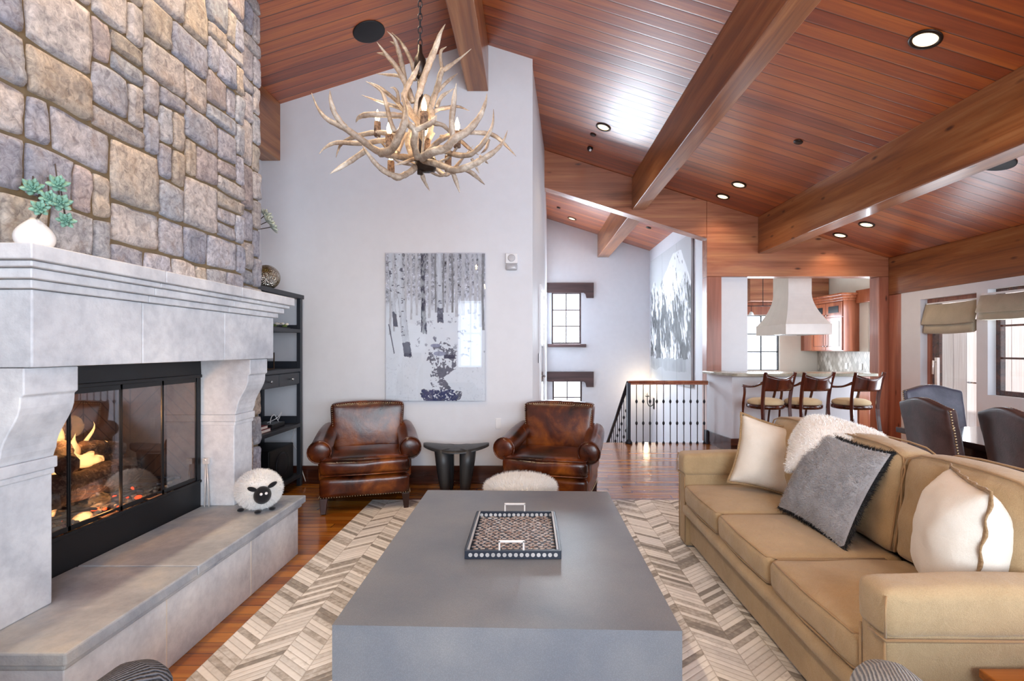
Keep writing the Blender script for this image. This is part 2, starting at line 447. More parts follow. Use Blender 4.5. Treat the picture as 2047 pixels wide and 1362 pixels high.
M['legwood'] = wood('dark_leg_wood', ['#1c0d0a', '#2f1611', '#47241a'], 'z', .3, knots=False, world=False)
M['stoolwood'] = wood('mahogany', ['#2a100b', '#4c2015', '#6b3320'], 'z', .25, knots=False, world=False, coat=.3)
M['black_wood'] = wood('blackened_wood', ['#17181a', '#2a2c2f', '#3d4043'], 'z', .45, knots=False, world=False)
M['white_metal'] = plain('pale_nickel', '#e9e4e0', .3, .3)
M['nickel'] = plain('nickel', '#b9bbc0', .25, .9)
M['glass'] = thinglass('window_glass', (.97, .98, 1, 1), .0)
M['fireglass'] = thinglass('fireplace_glass', (.90, .92, .95, 1), .07)
M['white'] = plain('white_plastic', '#e8e8ea', .4, var=.02)
M['granite'] = limestone('granite_top', '#7d7868', '#a39d8a', '#cfc9b8', .2, .03)
M['cherry'] = wood('cabinet_cherry', ['#7a3a22', '#a05a3c', '#b57350'], 'z', .3, knots=False, coat=.3)
M['shade'] = fabric('roman_shade_linen', '#a39a86', '#bfb49e', .9, 200, .3)
M['plaster'] = plain('hood_plaster', '#ece6e2', .42, var=.02)
M['bulb'] = emis('bulb_glow', '#ffe2b0', 14)
M['can_glow'] = emis('downlight_glow', '#ffdcae', 2.2)

# ================================================================== THE ROOM
def cz(x): return 4.4226 - .315*x if x > -.53 else 4.59 + .315*(x+.53)      # ceiling height
FY = 7.44
# floor (stair well left open beyond the railing)
m = MB(); m.box(-3.0, 6.3, -3.0, FY, -.12, 0); m.box(2.70, 6.3, FY, 10.5, -.12, 0); S('floor', m, M['floor'])
m = MB(); m.box(.1, 2.8, FY, 11.2, -2.5, -2.4); S('floor', m, M['floor'])
# ceiling: two pitched planes of tongue-and-groove boards
m = MB(); m.prism([(-.53, 4.59), (-3.0, cz(-3.0)), (-3.0, cz(-3.0)+.14), (-.53, 4.73)], 'y', -3.0, 5.35)
S('ceiling', m, M['ceil'])
m = MB(); m.prism([(-.53, 4.59), (5.6, cz(5.6)), (5.6, cz(5.6)+.14), (-.53, 4.73)], 'y', -3.0, 7.62)
m.prism([(-.2, cz(-.2)), (2.8, cz(2.8)), (2.8, cz(2.8)+.14), (-.2, cz(-.2)+.14)], 'y', 7.62, 11.3)
S('ceiling', m, M['ceil'])
m = MB(); m.box(2.8, 6.2, 7.62, 10.5, 2.98, 3.08); S('ceiling', m, M['wall_warm'])

def holes_wall(m, P, U, V, holes):
    """P(u,v)->box in the wall's plane; leaves the holes (u0,u1,v0,v1) open"""
    us = sorted(set([U[0], U[1]] + [h[i] for h in holes for i in (0, 1)])); vs = sorted(set([V[0], V[1]] + [h[i] for h in holes for i in (2, 3)]))
    for i in range(len(us)-1):
        for j in range(len(vs)-1):
            cu = (us[i]+us[i+1])/2; cv = (vs[j]+vs[j+1])/2
            if any(h[0] < cu < h[1] and h[2] < cv < h[3] for h in holes): continue
            P(m, us[i], us[i+1], vs[j], vs[j+1])
# back wall behind the armchairs
m = MB(); m.prism([(-2.78, 0), (.04, 0), (.04, cz(.04)+.05), (-.53, 4.64), (-2.78, cz(-2.78)+.05)], 'y', 5.2, 5.32)
S('wall_back', m, M['wall'])
# passage wall running on towards the stair (slightly splayed)
def splay(m, a, b, t=.12):
    (x0, y0), (x1, y1) = a, b
    v = [(x0, y0, -2.4), (x1, y1, -2.4), (x1-t, y1, -2.4), (x0-t, y0, -2.4), (x0, y0, cz(x0)+.04), (x1, y1, cz(x1)+.04), (x1-t, y1, cz(x1-t)+.04), (x0-t, y0, cz(x0-t)+.04)]
    m.add(v, [(0, 1, 2, 3), (4, 7, 6, 5), (0, 4, 5, 1), (1, 5, 6, 2), (2, 6, 7, 3), (3, 7, 4, 0)])
m = MB(); splay(m, (.04, 5.32), (.235, FY)); splay(m, (.235, FY), (.40, 11.14)); S('wall_passage', m, M['wall'])
# door in the passage wall
def px_on(y): return .04 + (.195/2.12)*(y-5.32)
m = MB()
for y0, y1, z1, o in ((6.35, 6.43, 2.14, .022), (6.98, 7.06, 2.14, .022), (6.35, 7.06, 2.14, .022)):
    if y1-y0 < .2: m.add([(px_on(y0), y0, 0), (px_on(y1), y1, 0), (px_on(y1)+o, y1, 0), (px_on(y0)+o, y0, 0), (px_on(y0), y0, z1), (px_on(y1), y1, z1), (px_on(y1)+o, y1, z1), (px_on(y0)+o, y0, z1)], [(0, 1, 2, 3), (4, 7, 6, 5), (0, 4, 5, 1), (1, 5, 6, 2), (2, 6, 7, 3), (3, 7, 4, 0)])
    else: m.add([(px_on(y0), y0, 2.14), (px_on(y1), y1, 2.14), (px_on(y1)+o, y1, 2.14), (px_on(y0)+o, y0, 2.14), (px_on(y0), y0, 2.22), (px_on(y1), y1, 2.22), (px_on(y1)+o, y1, 2.22), (px_on(y0)+o, y0, 2.22)], [(0, 1, 2, 3), (4, 7, 6, 5), (0, 4, 5, 1), (1, 5, 6, 2), (2, 6, 7, 3), (3, 7, 4, 0)])
d1 = S('door_1', m, M['white'])
m = MB(); o = .015
m.add([(px_on(6.43)+.002, 6.43, 0), (px_on(6.98)+.002, 6.98, 0), (px_on(6.98)+o, 6.98, 0), (px_on(6.43)+o, 6.43, 0), (px_on(6.43)+.002, 6.43, 2.14), (px_on(6.98)+.002, 6.98, 2.14), (px_on(6.98)+o, 6.98, 2.14), (px_on(6.43)+o, 6.43, 2.14)], [(0, 1, 2, 3), (4, 7, 6, 5), (0, 4, 5, 1), (1, 5, 6, 2), (2, 6, 7, 3), (3, 7, 4, 0)])
m.build('door_leaf', M['base'], d1)
m = MB(); m.ball((px_on(6.9)+.035, 6.9, 1.02), .016); m.tube([(px_on(6.9)+.012, 6.9, 1.02), (px_on(6.9)+.03, 6.9, 1.02)], .006)
m.build('door_knob', M['nickel'], d1)
# stair hall end wall with two windows
SW = [(.51, 1.17, 1.50, 2.66), (.53, 1.19, -.45, .70)]
m = MB(); holes_wall(m, lambda m, a, b, c, d: m.box(a, b, 11.14, 11.32, c, d), (.2, 2.82), (-2.4, 4.5), SW)
S('wall_stair_end', m, M['wall'])
m = MB(); m.box(2.69, 2.81, 7.62, 11.14, -2.4, 3.62); S('wall_stair_right', m, M['wall'])
m = MB(); m.box(.25, 2.69, FY, FY+.12, -2.4, -.125); S('wall_stair_front', m, M['wall'])
# left wall behind the bookcase and room shell behind the camera
m = MB(); m.box(-2.9, -2.78, 3.9, 5.32, 0, 3.95); m.box(-3.0, -2.78, -3.0, 1.2, 0, 3.95); S('wall_left', m, M['wall'])
RW = [(-1.85, -1.23, .91, 2.65), (-.3, 2.3, .5, 3.3), (3.1, 4.9, .5, 2.55)]
m = MB(); holes_wall(m, lambda m, a, b, c, d: m.box(a, b, -3.0, -2.85, c, d), (-3.0, 5.5), (0, 4.7), RW); S('wall_rear', m, M['wall'])
for i, (a, b, c, d) in enumerate(RW):
    m = MB()
    for x in (a, b-.05, (a+b)/2-.015): m.box(x, x+(.05 if x != (a+b)/2-.015 else .03), -2.97, -2.92, c, d)
    for z in (c, d-.05, (c+d)/2): m.box(a+.05, b-.05, -2.965, -2.925, z, z+.04)
    S('window_%d' % (10+i), m, M['base'])
# right wall with window openings
DW = [(5.955, 6.81, .06, 2.065), (5.00, 5.81, .86, 2.09), (-.5, .8, .75, 2.09), (1.6, 2.9, .75, 2.09)]
m = MB(); holes_wall(m, lambda m, a, b, c, d: m.box(5.33, 5.50, a, b, c, d), (-3.0, 7.16), (0, 2.188), DW); S('wall_right', m, M['wall'])
# header panels over the opening to the stair hall and the kitchen
m = MB(); m.prism([(.21, cz(.21)), (2.64, cz(2.64)), (2.64, cz(2.64)-.556), (.21, cz(.21)-.556)], 'y', 7.42, 7.62)
o = m.build('header_beam', M['beam_x'], bevel=.006); props(o, 'sloping reddish wood header beam across the stair hall opening', 'beam')
m = MB(); m.prism([(2.642, cz(2.642)), (5.45, cz(5.45)), (5.45, 2.4685), (2.642, 2.4685)], 'y', 7.42, 7.62)
o = m.build('header_panel', M['beam_x'], bevel=.004); props(o, 'triangular wood panel above the kitchen pass-through opening', 'beam')
m = MB(); m.box(2.642, 2.86, 7.42, 7.62, 0, 2.466)
o = m.build('timber_post', M['beam_z'], bevel=.006); props(o, 'reddish wood post left of the kitchen opening, behind the bar end', 'post')
m = MB(); m.box(5.19, 5.44, 7.42, 7.62, 0, 2.466)
o = m.build('timber_post', M['beam_z'], bevel=.006); props(o, 'dark wood jamb post right of the bar stools', 'post')
m = MB(); m.box(5.332, 5.5, 7.162, 7.418, 0, 2.186)
o = m.build('timber_post', M['beam_z'], bevel=.006); props(o, 'orange-brown wood corner post beside the dining windows', 'post')
# beams under the ceiling
def beam(x0, x1, z0, y0, y1, lab, grp='ceiling beams'):
    m = MB(); m.prism([(x0, z0), (x1, z0), (x1, cz(x1)), ((x0+x1)/2, cz((x0+x1)/2)), (x0, cz(x0))], 'y', y0, y1)
    o = m.build('ceiling_beam', M['beam_y'], bevel=.008); props(o, lab, 'beam', grp)
beam(-.64, -.42, 4.073, -2.9, 5.2, 'brown ridge beam above the antler chandelier, end on the white wall')
beam(-2.778, -2.58, 3.35, 3.905, 5.2, 'short brown wall plate beam beside the stone chimney')
beam(1.53, 1.73, 3.455, -2.9, 7.42, 'long brown ceiling beam between the chandelier and the bar')
beam(3.40, 3.62, 2.81, -2.9, 7.42, 'long brown ceiling beam above the sofa, meeting the header over the bar')
beam(5.332, 5.56, 2.19, -2.9, 7.42, 'low brown beam along the top of the dining window wall')
beam(1.53, 1.78, 3.43, 7.62, 11.14, 'short brown beam inside the stair hall ceiling')
# kitchen shell
m = MB(); m.box(2.862, 3.27, 7.48, 7.62, 0, 2.466); S('wall_kitchen_left', m, M['wall'])
m = MB(); m.box(2.81, 2.87, 7.63, 10.3, 0, 2.98); S('wall_kitchen_side', m, M['wall_warm'])
KB = [(4.46, 5.17, .95, 2.08)]
m = MB(); holes_wall(m, lambda m, a, b, c, d: m.box(a, b, 10.3, 10.45, c, d), (2.81, 6.1), (0, 2.98), KB); S('wall_kitchen_back', m, M['wall_warm'])
KR = [(8.02, 8.76, 1.22, 2.20)]
m = MB(); holes_wall(m, lambda m, a, b, c, d: m.box(5.95, 6.12, a, b, c, d), (7.62, 10.3), (0, 2.98), KR)
m.box(5.5, 6.1, 7.5, 7.62, 0, 2.98); S('wall_kitchen_right', m, M['wall_warm'])
# baseboards
m = MB(); m.box(-2.78, .04, 5.175, 5.2, 0, .185); m.box(-2.78, .04, 5.168, 5.2, 0, .03); S('baseboard_back', m, M['base'], bevel=.004)
m = MB(); m.box(-2.78, -2.755, 3.905, 5.17, 0, .185); S('baseboard_left', m, M['base'], bevel=.004)
m = MB(); m.box(5.305, 5.33, -2.8, 5.94, 0, .15); S('baseboard_right', m, M['base'], bevel=.004)

# ---- windows
def window_y(n, x0, x1, z0, z1, y, mat, nx, nz, fw=.035, face=-1, th=.05, mt=.020):
    """window in a wall facing -Y"""
    m = MB(); a, b = y-th/2, y+th/2
    m.box(x0, x0+fw, a, b, z0, z1); m.box(x1-fw, x1, a, b, z0, z1); m.box(x0+fw, x1-fw, a, b, z0, z0+fw); m.box(x0+fw, x1-fw, a, b, z1-fw, z1)
    o = S('window_%d' % n, m, mat, bevel=.003)
    m = MB()
    for i in range(1, nx): x = x0+fw+(x1-x0-2*fw)*i/nx; m.box(x-mt/2, x+mt/2, y-.012, y+.012, z0+fw, z1-fw)
    for j in range(1, nz): z = z0+fw+(z1-z0-2*fw)*j/nz; m.box(x0+fw, x1-fw, y-.0125, y+.0125, z-mt/2, z+mt/2)
    m.build('muntin', mat, o)
    m = MB(); m.box(x0+fw, x1-fw, y-.002, y+.002, z0+fw, z1-fw); m.build('pane', M['glass'], o)
    return o
def window_x(n, y0, y1, z0, z1, x, mat, ny, nz, fw=.045, th=.06, mt=.022):
    m = MB(); a, b = x-th/2, x+th/2
    m.box(a, b, y0, y0+fw, z0, z1); m.box(a, b, y1-fw, y1, z0, z1); m.box(a, b, y0+fw, y1-fw, z0, z0+fw); m.box(a, b, y0+fw, y1-fw, z1-fw, z1)
    o = S('window_%d' % n, m, mat, bevel=.003)
    if ny*nz > 1:
        m = MB()
        for i in range(1, ny): y = y0+fw+(y1-y0-2*fw)*i/ny; m.box(x-.014, x+.014, y-mt/2, y+mt/2, z0+fw, z1-fw)
        for j in range(1, nz): z = z0+fw+(z1-z0-2*fw)*j/nz; m.box(x-.0145, x+.0145, y0+fw, y1-fw, z-mt/2, z+mt/2)
        m.build('muntin', mat, o)
    m = MB(); m.box(x-.002, x+.002, y0+fw, y1-fw, z0+fw, z1-fw); m.build('pane', M['glass'], o)
    return o
w1 = window_y(1, .51, 1.17, 1.50, 2.66, 11.22, M['lintel'], 2, 3)
w2 = window_y(2, .53, 1.19, -.45, .70, 11.22, M['lintel'], 2, 3)
# lintels and sills of the stair windows
for w, z in ((w1, 2.64), (w2, .665)):
    m = MB(); m.prism([(.401, z+.01), (.44, z), (.50, z), (1.22, z), (1.26, z-.03), (1.28, z-.12), (1.44, z-.12), (1.44, z+.22), (.401, z+.22)], 'y', 11.08, 11.138)
    lt = m.build('lintel', M['lintel'], w, bevel=.006)
m = MB(); m.box(.42, 1.27, 11.04, 11.138, 1.43, 1.50); m.build('sill', M['lintel'], w1, bevel=.006)
w3 = window_y(3, 4.46, 5.17, .95, 2.08, 10.38, M['iron'], 2, 3, fw=.012)
m = MB(); m.box(4.30, 5.34, 10.2, 10.298, 2.09, 2.34); m.build('lintel', M['cherry'], w3, bevel=.006)
w4 = window_x(4, 8.02, 8.76, 1.22, 2.20, 6.03, M['iron'], 2, 3)
m = MB(); m.box(5.87, 5.948, 7.95, 8.98, 2.21, 2.44); m.build('lintel', M['cherry'], w4, bevel=.006)
w5 = window_x(5, 5.955, 6.81, .06, 2.065, 5.455, M['beam_z'], 1, 1, fw=.055)
m = MB(); m.box(5.43, 5.475, 6.62, 6.73, .12, 2.0); m.build('sash_stile', M['base'], w5, bevel=.004)
m = MB(); m.tube([(5.40, 6.63, 1.22), (5.36, 6.63, 1.24), (5.355, 6.63, 1.06)], .011); m.box(5.395, 5.43, 6.61, 6.65, .9, 1.28); m.build('handle', M['white_metal'], w5)
m = MB(); m.tube([(5.42, 6.02, .985), (5.38, 6.02, .985), (5.38, 6.13, .985)], .010); m.build('handle', M['nickel'], w5)
w6 = window_x(6, 5.00, 5.81, .86, 2.09, 5.455, M['base'], 2, 3, fw=.055)
w7 = window_x(7, 1.6, 2.9, .75, 2.09, 5.455, M['base'], 3, 3)
w8 = window_x(8, -.5, .8, .75, 2.09, 5.455, M['base'], 3, 3)
# neighbouring house wall of pale vertical boards outside the dining windows
m = MB()
for i in range(22):
    y = 4.6 + i*.24; m.box(6.75, 6.78, y, y+.228, -.6, 3.4)
m.box(6.78, 6.80, 4.6, 9.9, -.6, 3.4)
sid = wood('pale_siding', ['#ddd2cf', '#ece5e3', '#f6f3f3'], 'z', .6, knots=True)
o = m.build('outside_board_wall', sid); props(o, 'pale vertical board wall seen outside through the dining window', 'wall')

# ---- steps of the stair going down behind the railing
m = MB()
for i in range(10): m.box(.42, 1.42, FY+.13+i*.27, FY+.13+(i+1)*.27, -.19*(i+1)-.2, -.19*(i+1))
o = m.build('staircase', M['floor']); props(o, 'wooden stair flight going down behind the iron railing', 'stairs')

# ---- railing
rail = thing('stair_railing', 'black iron baluster railing with brown wood handrail at the stair opening', 'railing', (2.05, 7.36, 0))
RY = 7.36
m = MB(); m.tube([(1.46, RY, .905), (2.63, RY, .905)], .032, 10, squash=(1, .75)); m.box(1.46, 2.63, RY-.02, RY+.02, .868, .89); m.build('handrail', M['cherry'], rail)
m = MB(); m.tube([(1.47, RY+.03, .9), (1.47, FY+1.9, -.36)], .028, 10); m.build('handrail', M['iron'], rail)
def baluster(x, y, z0, z1, kz):
    m = MB(); m.tube([(x, y, z0), (x, y, z1)], .0062, 8)
    m.lathe([(.019, 0), (.019, .012), (.009, .035)], (x, y, z0), 8)
    for z in kz: m.lathe([(.007, -.03), (.017, -.012), (.019, 0), (.017, .012), (.007, .03)], (x, y, z), 8)
    m.build('baluster', M['iron'], rail)
for i in range(11): baluster(1.585+i*.0995, RY, 0.001, .868, (.30, .62))
for i in range(9):
    y = FY+.10+i*.19; z = .9-(y-RY)*.665
    baluster(1.47, y, z-.95, z-.03, (z-.62, z-.32))
m = MB(); m.box(1.445, 1.495, RY-.025, RY+.025, .001, .90); m.lathe([(.055, 0), (.055, .02), (.035, .05), (.028, .07)], (1.47, RY, .001), 12)
m.build('newel_post', M['iron'], rail)
m = MB(); m.box(2.60, 2.638, RY-.04, RY+.05, .001, .20); m.build('newel_base', M['iron'], rail, bevel=.006)

# ================================================================== STONE CHIMNEY
def ashlar(u0, u1, v0, v1, cell=.088, seed=3):
    rr = random.Random(seed); nu = int(round((u1-u0)/cell)); nv = int(round((v1-v0)/cell)); cu = (u1-u0)/nu; cv = (v1-v0)/nv
    g = [[0]*nv for _ in range(nu)]; out = []
    shapes = [(3, 2)]*6 + [(2, 2)]*8 + [(3, 3)]*2 + [(2, 1)]*5 + [(1, 2)]*3 + [(2, 3)]*2 + [(3, 1)]*2
    for j in range(nv):
        for i in range(nu):
            if g[i][j]: continue
            rr.shuffle(shapes)
            for w, h in shapes + [(1, 1)]:
                if i+w <= nu and j+h <= nv and all(not g[a][b] for a in range(i, i+w) for b in range(j, j+h)):
                    for a in range(i, i+w):
                        for b in range(j, j+h): g[a][b] = 1
                    out.append((u0+i*cu, u0+(i+w)*cu, v0+j*cv, v0+(j+h)*cv)); break
    return out
class StoneMesh:
    def __init__(s): s.m = MB(); s.c = []
    def stone(s, P, r, seed, joint=.0055, depth=.020):
        """P(u,v,d) -> world point, d = height above the mortar bed"""
        rr = random.Random(seed); u0, u1, v0, v1 = r; n = 9
        base = rr.choice([(.36, .36, .40), (.42, .39, .38), (.31, .32, .38), (.42, .37, .32), (.38, .33, .33), (.45, .42, .41), (.40, .34, .28), (.34, .35, .38), (.40, .39, .42), (.37, .36, .40)])
        k = rr.uniform(.98, 1.32); base = tuple(x*k for x in base)
        h0 = depth*rr.uniform(.75, 1.35); tu = rr.uniform(-.25, .25); tv = rr.uniform(-.25, .25)
        vs = []; cols = []
        for i in range(n+1):
            for j in range(n+1):
                a = math.sin((2*i/n-1)*H90)*1.0; b = math.sin((2*j/n-1)*H90)*1.0
                uu = (u0+u1)/2 + a*((u1-u0)/2-joint); vv = (v0+v1)/2 + b*((v1-v0)/2-joint)
                e = .005*(abs(a*b))**4
                uu -= e*(1 if a > 0 else -1); vv -= e*(1 if b > 0 else -1)
                w = mnoise.noise_vector(Vector((uu*5.5, vv*5.5, 3.3)))
                uu2 = uu + w.x*.016; vv2 = vv + w.y*.016
                ed = min((1-abs(a))*(u1-u0)/2, (1-abs(b))*(v1-v0)/2)
                prof = min(1, (ed/.010))**.6 if ed > 1e-6 else 0; ed = ed if ed > 1e-6 else 0
                nn = mnoise.fractal(Vector((uu*14, vv*14, seed*.37)), 1.0, 2.0, 4)
                d = -.006 + prof*(h0 + .010*nn + (tu*a+tv*b)*h0*.5) + .006
                vs.append(P(uu2, vv2, d if ed > 0 else -.012))
                t = mnoise.noise(Vector((uu*4+seed, vv*4, 7)))
                cols.append(tuple(x*(1+.16*t)*(1+.05*t*q) for x, q in zip(base, (1.6, 0, -1.6))))
        n0 = len(s.m.v)
        s.m.add(vs, [(i*(n+1)+j, (i+1)*(n+1)+j, (i+1)*(n+1)+j+1, i*(n+1)+j+1) for i in range(n) for j in range(n)], True)
        s.c += cols
    def build(s, name, mat, parent=None):
        o = s.m.build(name, mat, parent, weld=False)
        ca = o.data.color_attributes.new('paint', 'FLOAT_COLOR', 'POINT')
        ca.data.foreach_set('color', [x for c in s.c for x in (c[0], c[1], c[2], 1)])
        return o
sm = NM('ashlar_stone', .82); at = sm.n('Attribute'); at.attribute_name = 'paint'
g_ = sm.n('NewGeometry'); n1 = sm.noise(g_.outputs['Position'], 9, 7, .65, .5); n2 = sm.noise(g_.outputs['Position'], 30, 9, .74, .7); n3 = sm.noise(g_.outputs['Position'], 5, 3)
c = sm.mix(.75, at.outputs['Color'], sm.ramp(n2, [(.36, (.34, .32, .36, 1)), (.5, (.92, .92, .95, 1)), (.64, (1.45, 1.44, 1.44, 1))]), 'MULTIPLY')
c = sm.mix(sm.ramp(n1, [(.52, (0, 0, 0, 1)), (.70, (.40, .40, .40, 1))]), c, lin('#94785f'))
c = sm.mix(sm.ramp(n3, [(.52, (0, 0, 0, 1)), (.72, (.45, .45, .45, 1))]), c, lin('#6d6f78'))
sm.base(c); sm.bump(sm.math('ADD', n2, sm.math('MULTIPLY', n1, .6)), .85, .012); M['stone'] = sm.m
M['mortar'] = plain('mortar', '#74634a', .9, bumps=(60, .5, .004), var=.1)

chim = thing('chimney_breast', 'tall chimney wall of rough grey and tan stones above the white mantel', 'chimney', (-2.35, 2.5, 0))
m = MB()
m.prism([(-2.775, 1.34), (-1.972, 1.34), (-1.972, cz(-1.972)-.004), (-2.775, cz(-2.775)-.004)], 'y', 1.0, 3.43); m.box(-2.775, -1.972, 3.215, 3.43, .0, 1.34); m.box(-2.775, -1.972, 1.0, 1.98, 0, 1.34)
m.prism([(-2.775, 0), (-2.10, 0), (-2.10, cz(-2.1)-.004), (-2.775, cz(-2.775)-.004)], 'y', 3.431, 3.88)
m.build('mortar_bed', M['mortar'], chim)
st = StoneMesh(); k = 0
TOP = 4.13
for r in ashlar(1.35, 3.45, 1.70, TOP, .100, 5):
    k += 1; st.stone(lambda u, v, d: (-1.972+d, u, v), r, k)
for r in ashlar(3.45, 3.895, 0.0, cz(-2.1)-.02, .11, 9):
    k += 1; st.stone(lambda u, v, d: (-2.10+d, u, v), r, k)
for r in ashlar(-2.77, -2.10, 0.0, cz(-2.6), .09, 19):            # far end, seen only from the side
    k += 1; st.stone(lambda u, v, d: (u, 3.88+d, v), r, k)
for r in ashlar(-2.10, -1.972, 1.75, TOP, .088, 29):
    k += 1; st.stone(lambda u, v, d: (u, 3.43+d, v), r, k)
st.build('stone_facing', M['stone'], chim)

# ================================================================== FIREPLACE SURROUND
fp = thing('fireplace', 'pale limestone fireplace surround with stepped mantel, corbels and raised hearth', 'fireplace', (-1.9, 2.6, 0))
# hearth
m = MB(); m.box(-2.1, -1.572, 1.69, 3.41, 0, .318); m.build('hearth_base', M['lime'], fp, bevel=.004)
m = MB()
for y0, y1 in ((1.656, 2.32), (2.324, 3.447)): m.box(-2.1, -1.534, y0, y1, .343, .39)
hs = m.build('hearth_slab', M['lime_hearth'], fp, bevel=.007)
m = MB(); m.box(-2.1, -1.553, 1.672, 3.43, .318, .343); m.build('hearth_moulding', M['lime_hearth'], fp, bevel=.008)
# joints of the hearth face as thin raised pointing
for y in (2.17, 2.83):
    m = MB(); m.box(-1.573, -1.5705, y-.003, y+.003, .002, .316); m.build('pointing', M['cream'], fp)
# firebox floor step
# legs with corbels
for y0, y1 in ((1.77, 1.985), (3.21, 3.42)):
    m = MB(); m.box(-2.13, -1.89, y0, y1, .39, .93); m.build('pilaster', M['lime'], fp, bevel=.006)
    m = MB(); m.box(-2.13, -1.875, y0-.008, y1+.008, .93, .975); m.box(-2.13, -1.882, y0-.003, y1+.003, .905, .93); m.build('pilaster_cap', M['lime'], fp, bevel=.005)
    prof = [(-2.13, .975), (-1.884, .975), (-1.880, .99), (-1.872, 1.01)]
    for i in range(1, 9):                                 # ogee bracket
        t = i/8; z = 1.01 + t*.20
        x = -1.872 + .072*(.5-.5*math.cos(math.pi*min(1, t*1.02)))
        prof.append((x, z))
    prof += [(-1.80, 1.225), (-1.787, 1.235), (-1.787, 1.33), (-2.13, 1.33)]
    m = MB(); m.prism(prof, 'y', y0, y1); m.build('corbel', M['lime'], fp, bevel=.004)
# lintel of three blocks
for y0, y1 in ((1.772, 2.278), (2.281, 2.893), (2.896, 3.45)):
    m = MB(); m.box(-2.13, -1.76, y0, y1, 1.332, 1.61); m.build('lintel_block', M['lime'], fp, bevel=.005)
# mantel: four steps in three lengths
ms = MB()
for y0, y1, f, l in ((1.67, 2.29, 1, 0), (2.293, 2.90, 0, 0), (2.903, 3.55, 0, 1)):
    for k, (z0, z1, o) in enumerate(((1.61, 1.642, .022), (1.642, 1.678, .05), (1.678, 1.700, .075), (1.700, 1.755, .10))):
        a = 1.77 - o if f else y0 - (0 if k % 2 else .03)*0
        b = 3.45 + o if l else y1
        ms.box(-1.975, -1.76+o, a, b, z0+.0015, z1)
ms.build('mantel_shelf', M['lime'], fp, bevel=.004)
# inner slips beside the firebox
m = MB(); m.box(-2.13, -2.075, 1.985, 3.21, 1.325, 1.333); m.build('firebox_soffit', M['lime'], fp)

# ---- firebox insert
fi = thing('fireplace_insert', 'black metal fireplace insert with folding glass doors', 'fireplace insert', (-2.3, 2.6, .39))
X = -2.10
m = MB()
m.box(X-.02, X-.0005, 1.99, 3.205, .375, .545); m.box(X-.02, X, 1.99, 3.205, 1.235, 1.325)
m.box(X-.02, X, 1.99, 2.0, .545, 1.235); m.box(X-.02, X, 3.172, 3.205, .545, 1.235)
m.box(X, X+.010, 1.99, 3.2, .545, .562); m.box(X, X+.012, 1.99, 3.2, 1.215, 1.235)
m.build('frame', M['black'], fi, bevel=.003)
m = MB()
ys = [2.0, 2.292, 2.585, 2.878, 3.170]
for i in range(4):
    m = MB(); a, b = ys[i]+.002, ys[i+1]-.002
    e = .005
    m.box(X-.012, X-.004, a, a+e, .563, 1.214); m.box(X-.012, X-.004, b-e, b, .563, 1.214); m.box(X-.012, X-.004, a, b, .563, .585); m.box(X-.012, X-.004, a, b, 1.188, 1.214)
    d = m.build('glass_door', M['black'], fi)
    m = MB(); m.box(X-.009, X-.007, a+e, b-e, .585, 1.188); m.build('pane', M['fireglass'], d)
    if i in (1, 2):
        m = MB(); y = 2.49 if i == 1 else 2.79
        m.tube([(X-.004, y-.045, .574), (X+.018, y-.045, .574), (X+.018, y+.045, .574), (X-.004, y+.045, .574)], .0045, 6); m.build('handle', plain('copper_%d' % i, '#c98a5c', .3, .9), d)
# firebox lining of herringbone firebrick
fb = NM('firebrick', .85); tcn = fb.n('NewGeometry'); sp = fb.n('SeparateXYZ'); fb.l(tcn.outputs['Position'], sp.inputs[0])
cb = fb.n('CombineXYZ'); hy_ = fb.math('SUBTRACT', sp.outputs[1], sp.outputs[0]); zz = fb.math('MULTIPLY', fb.math('PINGPONG', hy_, .23), 1.0)
fb.l(fb.math('DIVIDE', fb.math('ADD', sp.outputs[2], zz), .075), cb.inputs[0])
lines = fb.math('FRACT', fb.math('DIVIDE', fb.math('ADD', sp.outputs[2], zz), .085)); vl = fb.math('FRACT', fb.math('DIVIDE', hy_, .23))
lm = fb.math('MINIMUM', fb.math('MINIMUM', lines, fb.math('SUBTRACT', 1.0, lines)), fb.math('MULTIPLY', fb.math('MINIMUM', vl, fb.math('SUBTRACT', 1.0, vl)), 2.4))
fb.base(fb.mix(fb.ramp(lm, [(.03, (1, 1, 1, 1)), (.07, (0, 0, 0, 1))]), fb.ramp(fb.noise(tcn.outputs['Position'], 6, 4), [(.3, lin('#2f2118')), (.7, lin('#5f4433'))]), lin('#2b1d16')))
m = MB(); m.box(-2.62, -2.60, 1.99, 3.2, .4, 1.32); m.box(-2.6, X-.03, 1.985, 1.99, .4, 1.32); m.box(-2.6, X-.03, 3.2, 3.208, .4, 1.32); m.box(-2.6, X-.03, 1.99, 3.2, 1.32, 1.33); m.box(-2.62, X-.021, 1.99, 3.2, .391, .50)
m.build('brick_lining', fb.m, fi)
m = MB()
for k in range(7):
    y = 2.1+k*.15; m.tube([(-2.16, y+.1, .60), (-2.5, y+.1, .60)], .009, 6)
m.tube([(-2.2, 2.16, .60), (-2.2, 3.12, .60)], .012, 6); m.build('grate', M['iron'], fi)
